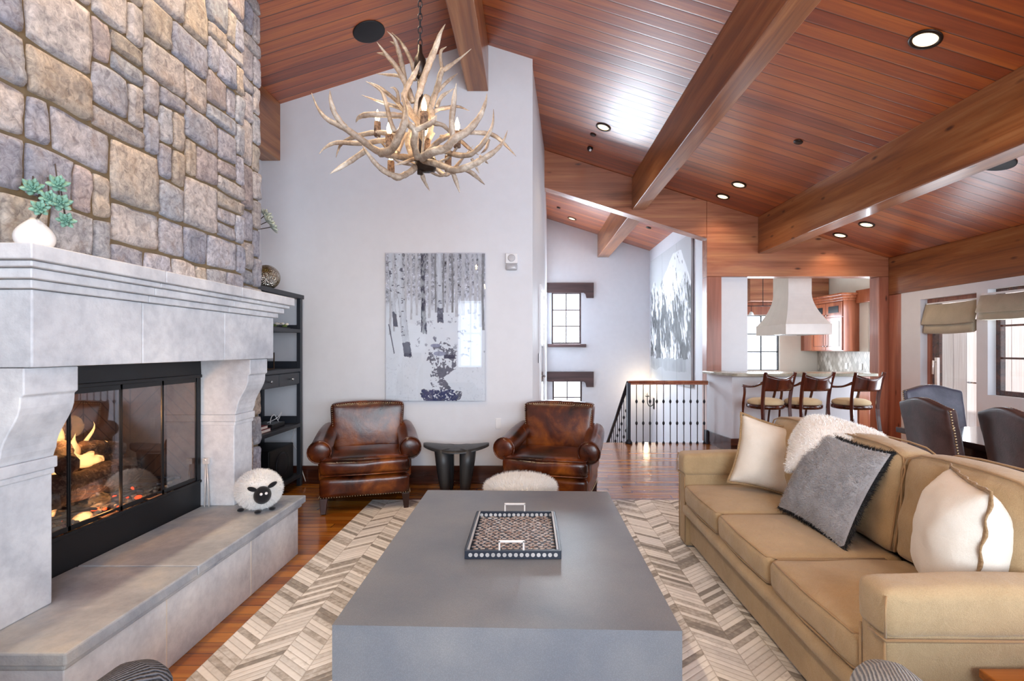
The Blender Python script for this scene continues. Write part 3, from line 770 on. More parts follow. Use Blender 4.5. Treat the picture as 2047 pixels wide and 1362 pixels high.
# logs
bark = NM('charred_bark', .9); co = bark.coord('Object', (2, 2, 2)); b1 = bark.noise(co, 14, 6, .7, 1.2)
bark.base(bark.ramp(b1, [(.35, lin('#1c1512')), (.52, lin('#4a362a')), (.70, lin('#94806e'))])); bark.bump(b1, 1, .02)
for p0, p1, r, lab in (((-2.27, 2.22, .715), (-2.29, 2.87, .70), .082, 'thick charred log lying along the front of the fire'),
                       ((-2.45, 2.25, .74), (-2.44, 2.95, .76), .065, 'charred log at the back of the fire'),
                       ((-2.22, 2.40, .83), (-2.46, 2.60, .90), .05, 'short charred log propped across the top of the fire'),
                       ((-2.36, 2.62, .875), (-2.30, 2.84, .84), .036, 'thin dark split log resting on top of the front log')):
    m = MB(); P = [Vector(p0).lerp(Vector(p1), t/9) + Vector((R.uniform(-.008, .008), 0, R.uniform(-.008, .008))) for t in range(10)]
    m.tube(P, [r*R.uniform(.88, 1.1)*(.9 if t in (0, 9) else 1) for t in range(10)], 16, rough=.07); o = m.build('fire_log', bark.m); props(o, lab, 'log', 'logs in the fireplace')
# embers
m = MB(); me_ = MB()
for k in range(420):
    (m if k % 14 else me_).ball((R.uniform(-2.44, -2.13), R.uniform(2.15, 3.05), .515+R.uniform(.0, .075)), R.uniform(.008, .016), 6, 4, (1, R.uniform(.6, 1.5), .7))
o = m.build('ember_bed', plain('ash_rock', '#8a8270', .95, var=.3)); props(o, 'bed of grey-green lava rock chips under the logs', 'embers', kind='stuff')
o = me_.build('glowing_embers', emis('ember_glow', '#ff4a18', 1.6)); props(o, 'scattered red glowing embers among the rock chips', 'embers', kind='stuff')
# flames
fl = bpy.data.materials.new('flame'); fl.use_nodes = True; t = fl.node_tree; t.nodes.clear()
lw = t.nodes.new('ShaderNodeLayerWeight'); lw.inputs[0].default_value = .35
rp = t.nodes.new('ShaderNodeValToRGB'); rp.color_ramp.elements[0].color = (1, .55, .20, 1); rp.color_ramp.elements[1].color = (1, .20, .03, 1)
em = t.nodes.new('ShaderNodeEmission'); em.inputs[1].default_value = 2.6; tr = t.nodes.new('ShaderNodeBsdfTransparent'); mx = t.nodes.new('ShaderNodeMixShader'); o_ = t.nodes.new('ShaderNodeOutputMaterial')
rm = t.nodes.new('ShaderNodeMapRange'); rm.inputs[1].default_value = .0; rm.inputs[2].default_value = .7; rm.inputs[3].default_value = .15
t.links.new(lw.outputs['Facing'], rp.inputs[0]); t.links.new(lw.outputs['Facing'], rm.inputs[0]); t.links.new(rm.outputs[0], mx.inputs[0]); t.links.new(rp.outputs[0], em.inputs[0]); t.links.new(em.outputs[0], mx.inputs[1]); t.links.new(tr.outputs[0], mx.inputs[2]); t.links.new(mx.outputs[0], o_.inputs[0])
fl_ = [(-2.36, 2.40, .76, .24, .05), (-2.38, 2.46, .78, .17, .045), (-2.33, 2.50, .76, .12, .05), (-2.39, 2.54, .76, .30, .035), (-2.37, 2.60, .76, .20, .04), (-2.34, 2.66, .77, .10, .05), (-2.40, 2.72, .78, .22, .022), (-2.36, 2.77, .77, .12, .035), (-2.26, 2.36, .60, .10, .045), (-2.20, 2.46, .55, .04, .05)]
for (x, y, z, h, w) in fl_:
    m = MB(); P = []; rr_ = []
    for i in range(13):
        t_ = i/12; P.append((x+.02*math.sin(5*t_+x*9), y+.025*math.sin(6.2*t_+y*17)*t_, z+h*t_)); rr_.append(w*(math.sin(math.pi*(.25+.75*t_)**.9)**1.3*(1+.2*math.sin(9*t_+y*30))+.01))
    m.tube(P, rr_, 12, squash=(1, .6)); o = m.build('flame', fl); props(o, 'tongue of orange flame rising between the logs', 'flame', 'flames in the fireplace')
point('fire_light', (-2.34, 2.55, 1.0), 9, (1, .45, .14), .06)
point('ember_light', (-2.18, 2.55, .62), 2.2, (1, .40, .12), .05)
# tongs leaning on the right pilaster
m = MB()
m.tube([(-2.055, 3.17, .395), (-2.062, 3.193, .68)], .004, 6); m.tube([(-2.03, 3.175, .395), (-2.055, 3.193, .68)], .004, 6); m.ball((-2.058, 3.19, .69), .013); m.box(-2.075, -2.04, 3.18, 3.2, .665, .70)
o = m.build('fire_tongs', M['white_metal']); props(o, 'slim pale metal fire tongs leaning beside the glass doors', 'tongs')

# ================================================================== BLADED FUR helper
def fur(mb, surf, count, length, width, seed=1, droop=.3, lift=1.0):
    """surf() -> (point, normal); adds fine tapered blades"""
    rr = random.Random(seed)
    for _ in range(count):
        p, n = surf(rr); p = Vector(p); n = Vector(n).normalized()
        t = n.cross(Vector((rr.uniform(-1, 1), rr.uniform(-1, 1), rr.uniform(-1, 1))))
        if t.length < 1e-3: continue
        t.normalize(); s2 = n.cross(t); l = length*rr.uniform(.6, 1.25)
        d = (n*lift + t*rr.uniform(-.9, .9) + s2*rr.uniform(-.5, .5) + Vector((0, 0, -droop))).normalized()
        mid = p + (n*.7+d*.3)*l*.5; tip = p + d*l
        mb.add([p - t*width/2, p + t*width/2, mid + t*width*.4, mid - t*width*.4, tip], [(0, 1, 2, 3), (3, 2, 4)], True)

# plush sheep
sheep = thing('plush_sheep', 'round white fluffy toy sheep with black face sitting on the hearth end', 'plush toy', (-1.705, 3.16, .39), math.radians(0))
SCn = Vector((-1.705, 3.16, .512)); RX, RYY, RZ = .128, .112, .112
m = MB(); m.ball(SCn, 1, 24, 16, (RX, RYY, RZ))
def ssurf(rr):
    while True:
        v = Vector((rr.gauss(0, 1), rr.gauss(0, 1), rr.gauss(0, 1)))
        if v.length > .1: break
    v.normalize(); p = SCn + Vector((v.x*RX, v.y*RYY, v.z*RZ)); n = Vector((v.x/RX, v.y/RYY, v.z/RZ)); return p, n
fur(m, ssurf, 9000, .022, .0028, 4, .35)
m.build('wool_body', M['whitefur'], sheep)
Hc = Vector((-1.628, 3.058, .503)); fd = (Hc-SCn).normalized()
q = Vector((0, -1, 0)).rotation_difference(fd).to_matrix()
m = MB(); m.ball(Hc, 1, 18, 12, (.05, .035, .055), q); hd = m.build('head', M['blackfur'], sheep)
for s_, a_ in ((-1, .5), (1, -.5)):
    m = MB(); m.ball(Hc + q @ Vector((s_*.055, -.004, .048 + (.008 if s_ > 0 else 0))), 1, 10, 8, (.030, .009, .014), q @ Matrix.Rotation(a_, 3, 'Y')); m.build('ear', M['blackfur'], sheep)
for s_ in (-.012, .016): 
    m = MB(); m.ball(Hc + q @ Vector((s_, -.033, .018)), .0085, 10, 8); m.build('eye', M['white'], sheep)
for x, y in ((-1.655, 3.055), (-1.60, 3.12), (-1.78, 3.09), (-1.76, 3.24)):
    m = MB(); m.ball((x, y, .402), 1, 10, 8, (.02, .02, .0115)); m.build('foot', M['blackfur'], sheep)

# egg vase with succulents on the mantel
VX, VY = -1.862, 1.885
va = thing('egg_vase', 'white egg-shaped vase at the near end of the mantel', 'vase', (VX, VY, 1.756))
m = MB(); m.lathe([(.022, 0)] + [(.062*math.sin(math.pi*(.08+.87*t/14))**.85*(1.06-.18*t/14), .132*t/14) for t in range(1, 14)] + [(.014, .134), (.012, .125)], (VX, VY, 1.756), 28)
m.build('body', plain('vase_glaze', '#f0f0f2', .12, var=.01, coat=.5), va)
def rosette(mb, c, r, d, seed):
    rr = random.Random(seed); d = Vector(d).normalized(); q = Vector((0, 0, 1)).rotation_difference(d).to_matrix()
    for ring, (n, tilt, l) in enumerate(((6, 1.35, 1), (6, .95, .85), (5, .55, .62), (3, .2, .4))):
        for k in range(n):
            a = 2*math.pi*(k+ring*.5)/n + rr.uniform(-.15, .15); L = r*l*1.15
            dr = q @ Vector((math.sin(tilt)*math.cos(a), math.sin(tilt)*math.sin(a), math.cos(tilt)))
            side = dr.cross(d).normalized(); up = side.cross(dr)
            p0 = Vector(c); pts = []
            for t, w in ((0, .10), (.35, .26), (.7, .28), (.92, .14)):
                cc = p0 + dr*L*t + up*L*.12*t*t
                pts += [cc-side*w*L, cc+up*(-.10*L), cc+side*w*L, cc+up*.05*L]
            tip = p0 + dr*L*1.05 + up*L*.2
            fs = []
            for i in range(3):
                for j in range(4): fs.append((i*4+j, i*4+(j+1) % 4, (i+1)*4+(j+1) % 4, (i+1)*4+j))
            fs += [(12+j, 12+(j+1) % 4, 16) for j in range(4)]
            mb.add(pts+[tip], fs, True)
succ = plain('succulent_leaf', '#86b5a4', .5, var=.18)
stem = plain('woody_stem', '#463c38', .8)
sp_ = thing('succulent_stem', 'blue-green succulent sprig standing in the white egg vase', 'plant', (VX, VY, 1.885))
base_ = Vector((VX, VY, 1.862))
tips = []
for (px_, pz_, dy) in ((-.012, .142, .01), (.062, .165, .0), (.082, .092, -.02), (.034, .062, -.03), (.09, .03, -.01), (.052, .105, -.02)):
    tips.append(base_ + Vector((px_*.9+.0, dy+px_*.55, pz_)))
m = MB(); m.tube([base_+Vector((0, 0, -.01)), base_+Vector((.012, .0, .03)), base_+Vector((.016, .01, .055))], .0042, 6)
for t_ in tips: m.tube([base_+Vector((.012, .004, .035)), base_+Vector((.014, .004, .035)).lerp(t_, .5)+Vector((0, 0, .004)), t_], .0028, 6)
m.build('stem', stem, sp_)
for i, t_ in enumerate(tips):
    m = MB(); rosette(m, t_, .034 if i < 3 else .029, (t_-base_)*.25+Vector((.7, -.8, -.02))*.12, i); m.build('rosette', succ, sp_)

# ================================================================== BOOKCASE in the corner
bk = thing('bookcase', 'tall charcoal open bookcase with drawers in the corner behind the chimney', 'bookcase', (-2.52, 4.54, 0))
BX0, BX1, BY0, BY1 = -2.75, -2.32, 3.95, 5.13
for x in (BX0, BX1-.042):
    for y in (BY0, BY1-.042):
        m = MB(); m.box(x, x+.042, y, y+.042, 0, 1.905); m.build('post', M['shelf'], bk, bevel=.003)
m = MB(); m.box(BX0-.0, BX1+.012, BY0-.012, BY1+.012, 1.905, 1.946); m.build('top', M['shelf'], bk, bevel=.004)
for z in (1.56, 1.165, .605, .09):
    m = MB(); m.box(BX0+.002, BX1-.002, BY0+.002, BY1-.002, z, z+.035); m.build('shelf', M['shelf'], bk, bevel=.003)
m = MB(); m.box(BX0, BX1-.03, BY0+.043, BY1-.043, 1.035, 1.165); m.build('drawer_case', M['shelf'], bk)
for y0, y1 in ((4.0, 4.27), (4.28, 4.665), (4.675, 5.085)):
    m = MB(); m.box(BX1-.03, BX1-.008, y0, y1, 1.045, 1.158); d = m.build('drawer', M['shelf'], bk, bevel=.004)
    m = MB(); yc = (y0+y1)/2; m.tube([(BX1-.01, yc, 1.10), (BX1+.012, yc, 1.10)], .005, 8); m.ball((BX1+.018, yc, 1.10), .013, 10, 8); m.build('knob', M['nickel'], d)
m = MB(); m.box(BX0+.003, BX0+.02, BY0+.043, BY1-.043, 1.20, 1.28); m.box(BX0+.003, BX0+.02, BY0+.043, BY1-.043, 1.595, 1.655); m.box(BX0+.003, BX0+.02, BY0+.043, BY1-.043, .64, .72)
m.box(BX0+.043, BX1-.043, BY1-.03, BY1-.012, 1.20, 1.27); m.box(BX0+.043, BX1-.043, BY1-.03, BY1-.012, 1.595, 1.64); m.box(BX0+.043, BX1-.043, BY1-.03, BY1-.012, .64, .71)
m.build('gallery_rail', M['shelf'], bk)
# things on the bookcase
gm_ = NM('mercury_glass', .16, .9); co = gm_.coord(); v_ = gm_.n('TexVoronoi'); v_.inputs['Scale'].default_value = 90; gm_.l(co, v_.inputs['Vector'])
gm_.base(gm_.ramp(gm_.noise(co, 5, 3), [(.42, lin('#7a6234')), (.6, lin('#cfcac0'))])); gm_.bump(v_.outputs['Distance'], .9, .01)
m = MB(); c_ = (-2.44, 4.66, 2.063); m.ball(c_, .115, 28, 18); m.lathe([(.05, -.117), (.052, -.10)], c_, 20)
o = m.build('orb_ornament', gm_.m); props(o, 'speckled gold and silver glass ball on top of the bookcase', 'ornament')
pv = thing('leafy_branch_vase', 'tall pale vase holding a white-green succulent branch on the bookcase top', 'plant', (-2.47, 4.24, 1.947))
m = MB(); m.lathe([(.04, 0), (.055, .06), (.06, .14), (.04, .26), (.02, .33), (.025, .35)], (-2.47, 4.24, 1.947), 20); m.build('vase', M['white'], pv)
m = MB(); tps = [Vector((-2.30, 4.36, 2.56)), Vector((-2.25, 4.37, 2.46)), Vector((-2.40, 4.30, 2.6)), Vector((-2.27, 4.34, 2.50))]
for t_ in tps: m.tube([(-2.47, 4.24, 2.28), (-2.42, 4.27, 2.40), t_], .004, 6)
m.build('stem', stem, pv)
for i, t_ in enumerate(tps):
    m = MB(); rosette(m, t_, .062, (t_-Vector((-2.47, 4.24, 2.3))), 30+i); m.build('rosette', plain('pale_leaf_%d' % i, '#c6cfc2', .5, var=.12), pv)
tr_ = thing('moss_tray', 'shallow dark tray of green moss and pale pebbles on the upper shelf', 'tray', (-2.48, 4.75, 1.595))
m = MB(); m.box(-2.6, -2.38, 4.5, 5.0, 1.596, 1.61); m.build('tray', M['black'], tr_, bevel=.003)
m = MB(); [m.ball((R.uniform(-2.58, -2.4), R.uniform(4.52, 4.98), 1.622), R.uniform(.014, .028), 8, 6, (1, 1, .7)) for _ in range(40)]; o = m.build('moss', plain('moss', '#5d6f3a', .95, var=.2), tr_); o['kind'] = 'stuff'
m = MB(); [m.ball((R.uniform(-2.46, -2.39), R.uniform(4.8, 4.97), 1.640), R.uniform(.014, .02), 8, 6, (1, 1, .7)) for _ in range(8)]; m.build('pebble', M['cream'], tr_)
m = MB(); P_ = [(-2.42, 4.62, 1.206), (-2.42, 4.62, 1.36), (-2.42, 4.75, 1.36), (-2.42, 4.75, 1.206), (-2.42, 4.62, 1.206)]; m.tube(P_, .006, 6); m.tube([(-2.42, 4.62, 1.206), (-2.50, 4.685, 1.206), (-2.42, 4.75, 1.206)], .006, 6)
o = m.build('photo_stand', plain('bronze_wire', '#5a4a3a', .4, .7)); props(o, 'small empty bronze wire frame standing above the bookcase drawers', 'frame')
red = plain('red_cloth_cover', '#6e1f25', .6); pg = plain('paper_edge', '#d9cfc6', .8)
def book(x0, x1, y0, y1, z0, z1, cov, lab, upright=False):
    t = thing('book', lab, 'book', ((x0+x1)/2, (y0+y1)/2, z0), group='books on the bookcase')
    m = MB()
    if upright: m.box(x0, x1, y0, y0+.003, z0, z1); m.box(x0, x1, y1-.003, y1, z0, z1); m.box(x0, x0+.003, y0, y1, z0, z1)
    else: m.box(x0, x1, y0, y1, z0, z0+.003); m.box(x0, x1, y0, y1, z1-.003, z1); m.box(x0, x1, y0, y0+.003, z0, z1)
    m.build('cover', cov, t)
    m = MB()
    if upright: m.box(x0+.003, x1-.004, y0+.003, y1-.003, z0+.004, z1-.004)
    else: m.box(x0+.004, x1-.004, y0+.003, y1-.004, z0+.003, z1-.003)
    m.build('pages', pg, t)
book(-2.60, -2.37, 4.30, 4.60, .641, .671, red, 'lower red hardback lying on the bookcase shelf beside the white box')
book(-2.59, -2.38, 4.31, 4.57, .672, .700, red, 'upper red hardback with pale page edges, topmost of the pair')
m = MB(); m.box(-2.54, -2.36, 4.06, 4.26, .641, .86); m.box(-2.545, -2.355, 4.055, 4.265, .80, .862); o = m.build('storage_box', M['white'], bevel=.004); props(o, 'small white lidded box standing left of the red books', 'box')
m = MB(); m.box(-2.6, -2.40, 4.68, 4.92, .641, .685); o = m.build('media_player', M['black'], bevel=.004); props(o, 'flat black media box with white cables on the bookcase shelf', 'electronics')
m = MB(); m.tube(smoothpath([(-2.44, 4.72, .690), (-2.42, 4.70, .75), (-2.42, 4.76, .77), (-2.42, 4.82, .71), (-2.43, 4.86, .69)], 5), .004, 6); m.tube(smoothpath([(-2.5, 4.78, .69), (-2.42, 4.8, .73), (-2.41, 4.88, .78), (-2.46, 4.9, .69)], 5), .004, 6)
o = m.build('white_cable', M['white']); props(o, 'white cable looped on top of the black media box', 'cable')
m = MB(); m.tube(smoothpath([(-2.40, 5.145, .60), (-2.44, 5.15, .45), (-2.38, 5.15, .34), (-2.35, 5.15, .2), (-2.30, 5.155, .03)], 5), .004, 6); o = m.build('white_cable', M['white']); props(o, 'thin white cable hanging down the wall behind the bookcase', 'cable')
sb = thing('subwoofer', 'black box speaker on the bottom shelf of the bookcase', 'speaker', (-2.52, 4.75, .126))
m = MB(); m.box(-2.68, -2.36, 4.55, 5.02, .126, .46); m.build('cabinet', M['black'], sb, bevel=.01)
m = MB(); m.lathe([(.12, 0), (.12, .006), (.10, .008), (.05, -.01+.016)], (0, 0, 0), 24); m.xf(Matrix.Translation((-2.36, 4.785, .29)) @ Matrix.Rotation(H90, 4, 'Y')); m.build('cone', M['iron'], sb)

# ================================================================== RUG
RZ0 = .006
rg = NM('chevron_hide_rug', .9, spec=.15); g = rg.n('NewGeometry'); sp = rg.n('SeparateXYZ'); rg.l(g.outputs['Position'], sp.inputs[0])
cw = .160
u = rg.math('DIVIDE', rg.math('ADD', sp.outputs[0], 1.44+.160*21), cw); ci = rg.math('FLOOR', u); cf = rg.math('FRACT', u)
par = rg.math('MODULO', ci, 2.0); sgn = rg.math('SUBTRACT', rg.math('MULTIPLY', par, 2.0), 1.0)
v = rg.math('ADD', sp.outputs[1], rg.math('MULTIPLY', rg.math('MULTIPLY', cf, sgn), cw*.75))
v = rg.math('ADD', v, rg.math('MULTIPLY', rg.math('SUBTRACT', 1.0, par), cw*.75))
sd = rg.math('DIVIDE', v, .038); si = rg.math('FLOOR', sd); sf = rg.math('FRACT', sd)
cv = rg.n('CombineXYZ'); rg.l(ci, cv.inputs[0]); rg.l(si, cv.inputs[1]); wn = rg.n('TexWhiteNoise'); wn.noise_dimensions = '2D'; rg.l(cv.outputs[0], wn.inputs['Vector'])
nn = rg.noise(g.outputs['Position'], 35, 4, .6)
k = rg.math('ADD', rg.math('MULTIPLY', wn.outputs['Value'], .85), rg.math('MULTIPLY', rg.math('SUBTRACT', nn, .5), .5))
c = rg.ramp(k, [(.03, lin('#98948f')), (.15, lin('#b9b4ad')), (.28, lin('#dcdbd8')), (.55, lin('#edece9')), (.84, lin('#f8f7f4')), (1, lin('#c6c5c0'))])
ed = rg.math('MINIMUM', rg.math('MULTIPLY', rg.math('MINIMUM', sf, rg.math('SUBTRACT', 1.0, sf)), .036), rg.math('MULTIPLY', rg.math('MINIMUM', cf, rg.math('SUBTRACT', 1.0, cf)), cw))
rg.base(rg.mix(rg.ramp(ed, [(.0004, (.55, .55, .55, 1)), (.0022, (0, 0, 0, 1))]), c, lin('#8b8071'))); rg.bump(rg.ramp(ed, [(0, (0, 0, 0, 1)), (.006, (1, 1, 1, 1))]), .4, .004)
m = MB(); m.box(-1.44, 2.15, .2, 4.61, .0005, RZ0)
o = m.build('area_rug', rg.m); props(o, 'large cream and grey chevron patchwork hide rug under the coffee table', 'rug')

# ================================================================== COFFEE TABLE
sh = NM('shagreen', .38, .1, coat=.15, coat_r=.3); co = sh.n('NewGeometry').outputs['Position']
vo = sh.n('TexVoronoi'); vo.inputs['Scale'].default_value = 260; sh.l(co, vo.inputs['Vector'])
sn = sh.noise(co, 2.2, 4); s2 = sh.noise(co, 300, 2)
c = sh.ramp(sn, [(.3, lin('#717985')), (.7, lin('#8b8f94'))]); c = sh.mix(.45, c, sh.ramp(vo.outputs['Distance'], [(.05, (1.2, 1.2, 1.2, 1)), (.5, (.6, .6, .6, 1))]), 'MULTIPLY')
sh.base(c); sh.bump(vo.outputs['Distance'], .18, .002)
ct = thing('coffee_table', 'large square-edged grey shagreen coffee table in the middle of the rug', 'coffee table', (-.08, 2.65, RZ0))
m = MB(); P = [(-.7107, 1.808), (.543, 1.770), (.5525, 3.497), (-.714, 3.534)]
m.prism(P, 'z', .3965, .40); m.build('top', sh.m, ct)
for a, b in ((0, 1), (2, 3)):
    A = Vector(P[a]); B = Vector(P[b]); cen = Vector((-.082, 2.65)); n_ = Vector((0, 1)) if a == 0 else Vector((0, -1))
    m = MB(); m.prism([tuple(A), tuple(B), tuple(B+n_*.06), tuple(A+n_*.06)], 'z', RZ0, .3963); m.build('side_panel', sh.m, ct)
m = MB(); m.prism([(-.713, 1.87), (-.655, 1.87), (-.655, 3.47), (-.7135, 3.47)], 'z', RZ0, .3963); m.build('side_panel', sh.m, ct)
m = MB(); m.prism([(.545, 1.84), (.49, 1.84), (.49, 3.43), (.552, 3.43)], 'z', RZ0, .3963); m.build('side_panel', sh.m, ct)

# tray with round wood slices
ty = thing('serving_tray', 'rectangular navy tray inlaid with little wood slices, white handles, on the coffee table', 'tray', (-.075, 2.66, .4005))
tx0, tx1, ty0, ty1 = -.305, .155, 2.372, 2.955
navy = plain('tray_navy', '#1b2230', .35)
m = MB(); m.box(tx0+.012, tx1-.012, ty0+.012, ty1-.012, .4005, .412); m.build('bottom', navy, ty)
m = MB(); m.box(tx0, tx1, ty0, ty0+.012, .4005, .441); m.box(tx0, tx1, ty1-.012, ty1, .4005, .441); m.box(tx0, tx0+.012, ty0+.012, ty1-.012, .4005, .441); m.box(tx1-.012, tx1, ty0+.012, ty1-.012, .4005, .441); m.build('rim', navy, ty, bevel=.002)
m = MB(); m.box(tx0+.0125, tx0+.022, ty0+.013, ty1-.013, .436, .4425); m.box(tx1-.022, tx1-.0125, ty0+.013, ty1-.013, .436, .4425); m.build('rim_inlay', plain('horn_inlay', '#a5a9b0', .4), ty)
slc = NM('wood_slice', .5); oi = slc.n('NewGeometry'); slc.base(slc.ramp(slc.noise(oi.outputs['Position'], 55, 2), [(.35, lin('#8a6e62')), (.5, lin('#b0a29b')), (.66, lin('#c9c9cc'))]))
m = MB(); pts = []
for j in range(25):
    y = ty0+.026+j*.0222
    for i in range(13):
        x = tx0+.032+i*.0327 + (.016 if j % 2 else 0) + R.uniform(-.004, .004); yy = y+R.uniform(-.003, .003)
        if x > tx1-.028 or yy > ty1-.024: continue
        r = R.uniform(.0088, .0112); a_ = [R.uniform(.86, 1.12) for _ in range(9)]
        vs = [(x+r*1.2*a_[k]*math.cos(2*math.pi*k/9), yy+r*.85*a_[k]*math.sin(2*math.pi*k/9), z) for z in (.4122, .4145) for k in range(9)]
        m.add(vs, [tuple(range(8, -1, -1)), tuple(range(9, 18))]+[(k, (k+1) % 9, (k+1) % 9+9, k+9) for k in range(9)])
o = m.build('slice_inlay', slc.m, ty); o['kind'] = 'stuff'
m = MB()
for i in range(16):
    x = tx0+.028+i*.0270
    for y, s_ in ((ty0, -1), (ty1-.012, -1)):
        vs = [(x+.0098*math.cos(a), y+(.0 if q_ else -.0015), .4205+.0098*math.sin(a)) for q_ in (1, 0) for a in [2*math.pi*k/10 for k in range(10)]]
        m.add(vs, [tuple(range(9, -1, -1)), tuple(range(10, 20))]+[(k, (k+1) % 10, (k+1) % 10+10, k+10) for k in range(10)])
m.build('edge_discs', plain('horn_disc', '#b9b7b6', .45, var=.15), ty)
for y in (ty0+.006, ty1-.006):
    m = MB(); xc = -.082
    for a, b in ((xc-.062, xc-.053), (xc+.053, xc+.062)): m.box(a, b, y-.005, y+.005, .441, .487)
    m.box(xc-.062, xc+.062, y-.005, y+.005, .478, .488); m.build('handle', M['white_metal'], ty, bevel=.0015)

# ================================================================== LEATHER ARMCHAIRS  (local: faces -Y)
def armchair(loc, rz, lab):
    t = thing('leather_armchair', lab, 'armchair', loc, rz, 'leather armchairs against the white wall')
    L = M['leather']
    m = MB(); m.soft((0, -.02, .215), (.74, .72, .17), .035, 10, (.0, .006, .004), amp=.003, fr=7); m.build('base_frame', L, t, local=True)
    m = MB()
    def crease(p):
        if p.y < -.25 and p.z > .0: p.z += .0
        w = mnoise.noise(Vector((p.x*22, p.z*6, 2.2)))*.006 if p.y < -.24 else mnoise.noise(Vector((p.x*7, p.y*7, 1)))*.004
        return p + Vector((0, -w, w*.4))
    m.soft((0, -.10, .39), (.745, .60, .155), .055, 16, (.004, .018, .024), amp=.004, fr=6, fn=crease); sc_ = m.build('seat_cushion', L, t, local=True, subd=1)
    for z in (.325, .455):
        m = MB(); hw, hy0, hy1 = .362, -.395, .10
        m.tube([(-hw, hy1, z), (-hw, hy0+.03, z), (-hw+.03, hy0-.002, z), (0, hy0-.014, z), (hw-.03, hy0-.002, z), (hw, hy0+.03, z), (hw, hy1, z)], .006, 6); m.build('welt', L, sc_, local=True)
    # back
    m = MB()
    def bk_(p):
        z = p.z; p.y += .16*(z+.28)*.55 + .03*(1-(p.x/.36)**2)*(1 if p.y < 0 else .6); p.x *= 1 + .05*(z/.29)
        if z > .2: p.z += .022*(1-(p.x/.36)**2)
        return p
    m.soft((0, .235, .585), (.66, .15, .56), .04, 14, (0, .035, 0), fn=bk_, amp=.003); bk2 = m.build('backrest', L, t, local=True, subd=1)
    m = MB()
    def bp(x, z, o=-.078):
        p = Vector((x, o, z)); y0 = p.y; zz = z; xx = x*(1+.05*(zz/.29)); return Vector((xx, .235+o+.16*(zz+.28)*.55+.03*(1-(x/.36)**2), .585+zz+(.022*(1-(x/.36)**2) if zz > .2 else 0)))
    def nl(a, b, n_):
        for i in range(n_+1): yield a+(b-a)*i/n_
    for z in nl(-.05, .262, 17):
        for x in (-.312, .312): m.ball(bp(x, z, -.083), .0052, 6, 4)
    for x in nl(-.312, .312, 32): m.ball(bp(x, .262, -.083), .0052, 6, 4)
    o = m.build('nailhead_trim', M['nail'], bk2, local=True)
    m = MB()
    for x in nl(-.355, .355, 34): m.ball((x, -.384, .142), .0052, 6, 4)
    for s_ in (-1, 1):
        for y in nl(-.37, .32, 30): m.ball((s_*.371, y, .142), .0052, 6, 4)
    m.build('nailhead_trim', M['nail'], t, local=True)
    # rolled arms
    for s_ in (-1, 1):
        m = MB()
        P = smoothpath([(s_*.375, -.315, .515), (s_*.372, -.10, .535), (s_*.365, .12, .575), (s_*.35, .30, .60)], 4)
        m.tube(P, [.094*(1-.12*i/(len(P)-1)) for i in range(len(P))], 18)
        def arm_(p): 
            t_ = (p.y+.33)/.66; p.z += .04*t_*(1 if p.z > 0 else 0); return p
        m.soft((s_*.345, .0, .39), (.085, .64, .27), .03, 8, (0, 0, 0), fn=arm_); a_ = m.build('arm', L, t, local=True)
        m = MB(); an = [2*math.pi*k/20 for k in range(21)]
        m.tube([(s_*.375+.094*math.cos(q_), -.315, .515+.094*math.sin(q_)) for q_ in an], .0065, 6); m.ball((s_*.375, -.318, .515), 1, 16, 10, (.088, .022, .088)); m.build('arm_front', M['leather'], a_, local=True)
    for x in (-.335, .335):
        for y in (-.345, .30):
            m = MB(); m.prism([(x-.032, .131), (x+.032, .131), (x+.020*(1)+.004*(1 if x > 0 else -1), 0), (x-.020+.004*(1 if x > 0 else -1), 0)], 'y', y-.028, y+.026); m.build('leg', M['legwood'], t, local=True, bevel=.003)
    return t
armchair((-1.50, 4.64, RZ0), math.radians(16), 'brown leather armchair left of the stool, beside the fireplace hearth')
armchair((.225, 4.60, RZ0), math.radians(-15), 'brown leather armchair right of the stool, near the stair opening')

# carved stool
cs = thing('carved_stool', 'dark carved wooden stool with saddle seat between the two leather armchairs', 'stool', (-.70, 4.83, 0))
m = MB()
def seat_top(u_, v_):
    a = u_*2*math.pi; r = v_; x = .305*r*math.cos(a)*(1+.04*math.cos(2*a)); y = .17*r*math.sin(a); return Vector((-.70+x, 4.83+y, .455+.30*x*x*1.1 - .012*(y/.17)**2))
def seat_bot(u_, v_):
    p = seat_top(u_, 1-v_*1.0); p.z -= .028*(1 if v_ > .0 else 0) + .012*v_; return p
m.grid(32, 6, seat_top); m.grid(32, 6, lambda a, b: seat_bot(a, b)); m.grid(32, 1, lambda a, b: seat_top(a, 1)+Vector((0, 0, -.028*b)))
m.build('seat', M['black_wood'], cs)
for x, y in ((-.80, 4.75), (-.60, 4.75), (-.79, 4.91), (-.61, 4.91)):
    m = MB(); k = 1 if x > -.7 else -1
    m.tube([(x+k*.02, y, .45), (x+k*.012, y, .30), (x, y, .14), (x-k*.010, y, .0)], [.078, .070, .056, .04], 12); m.build('leg', M['black_wood'], cs)

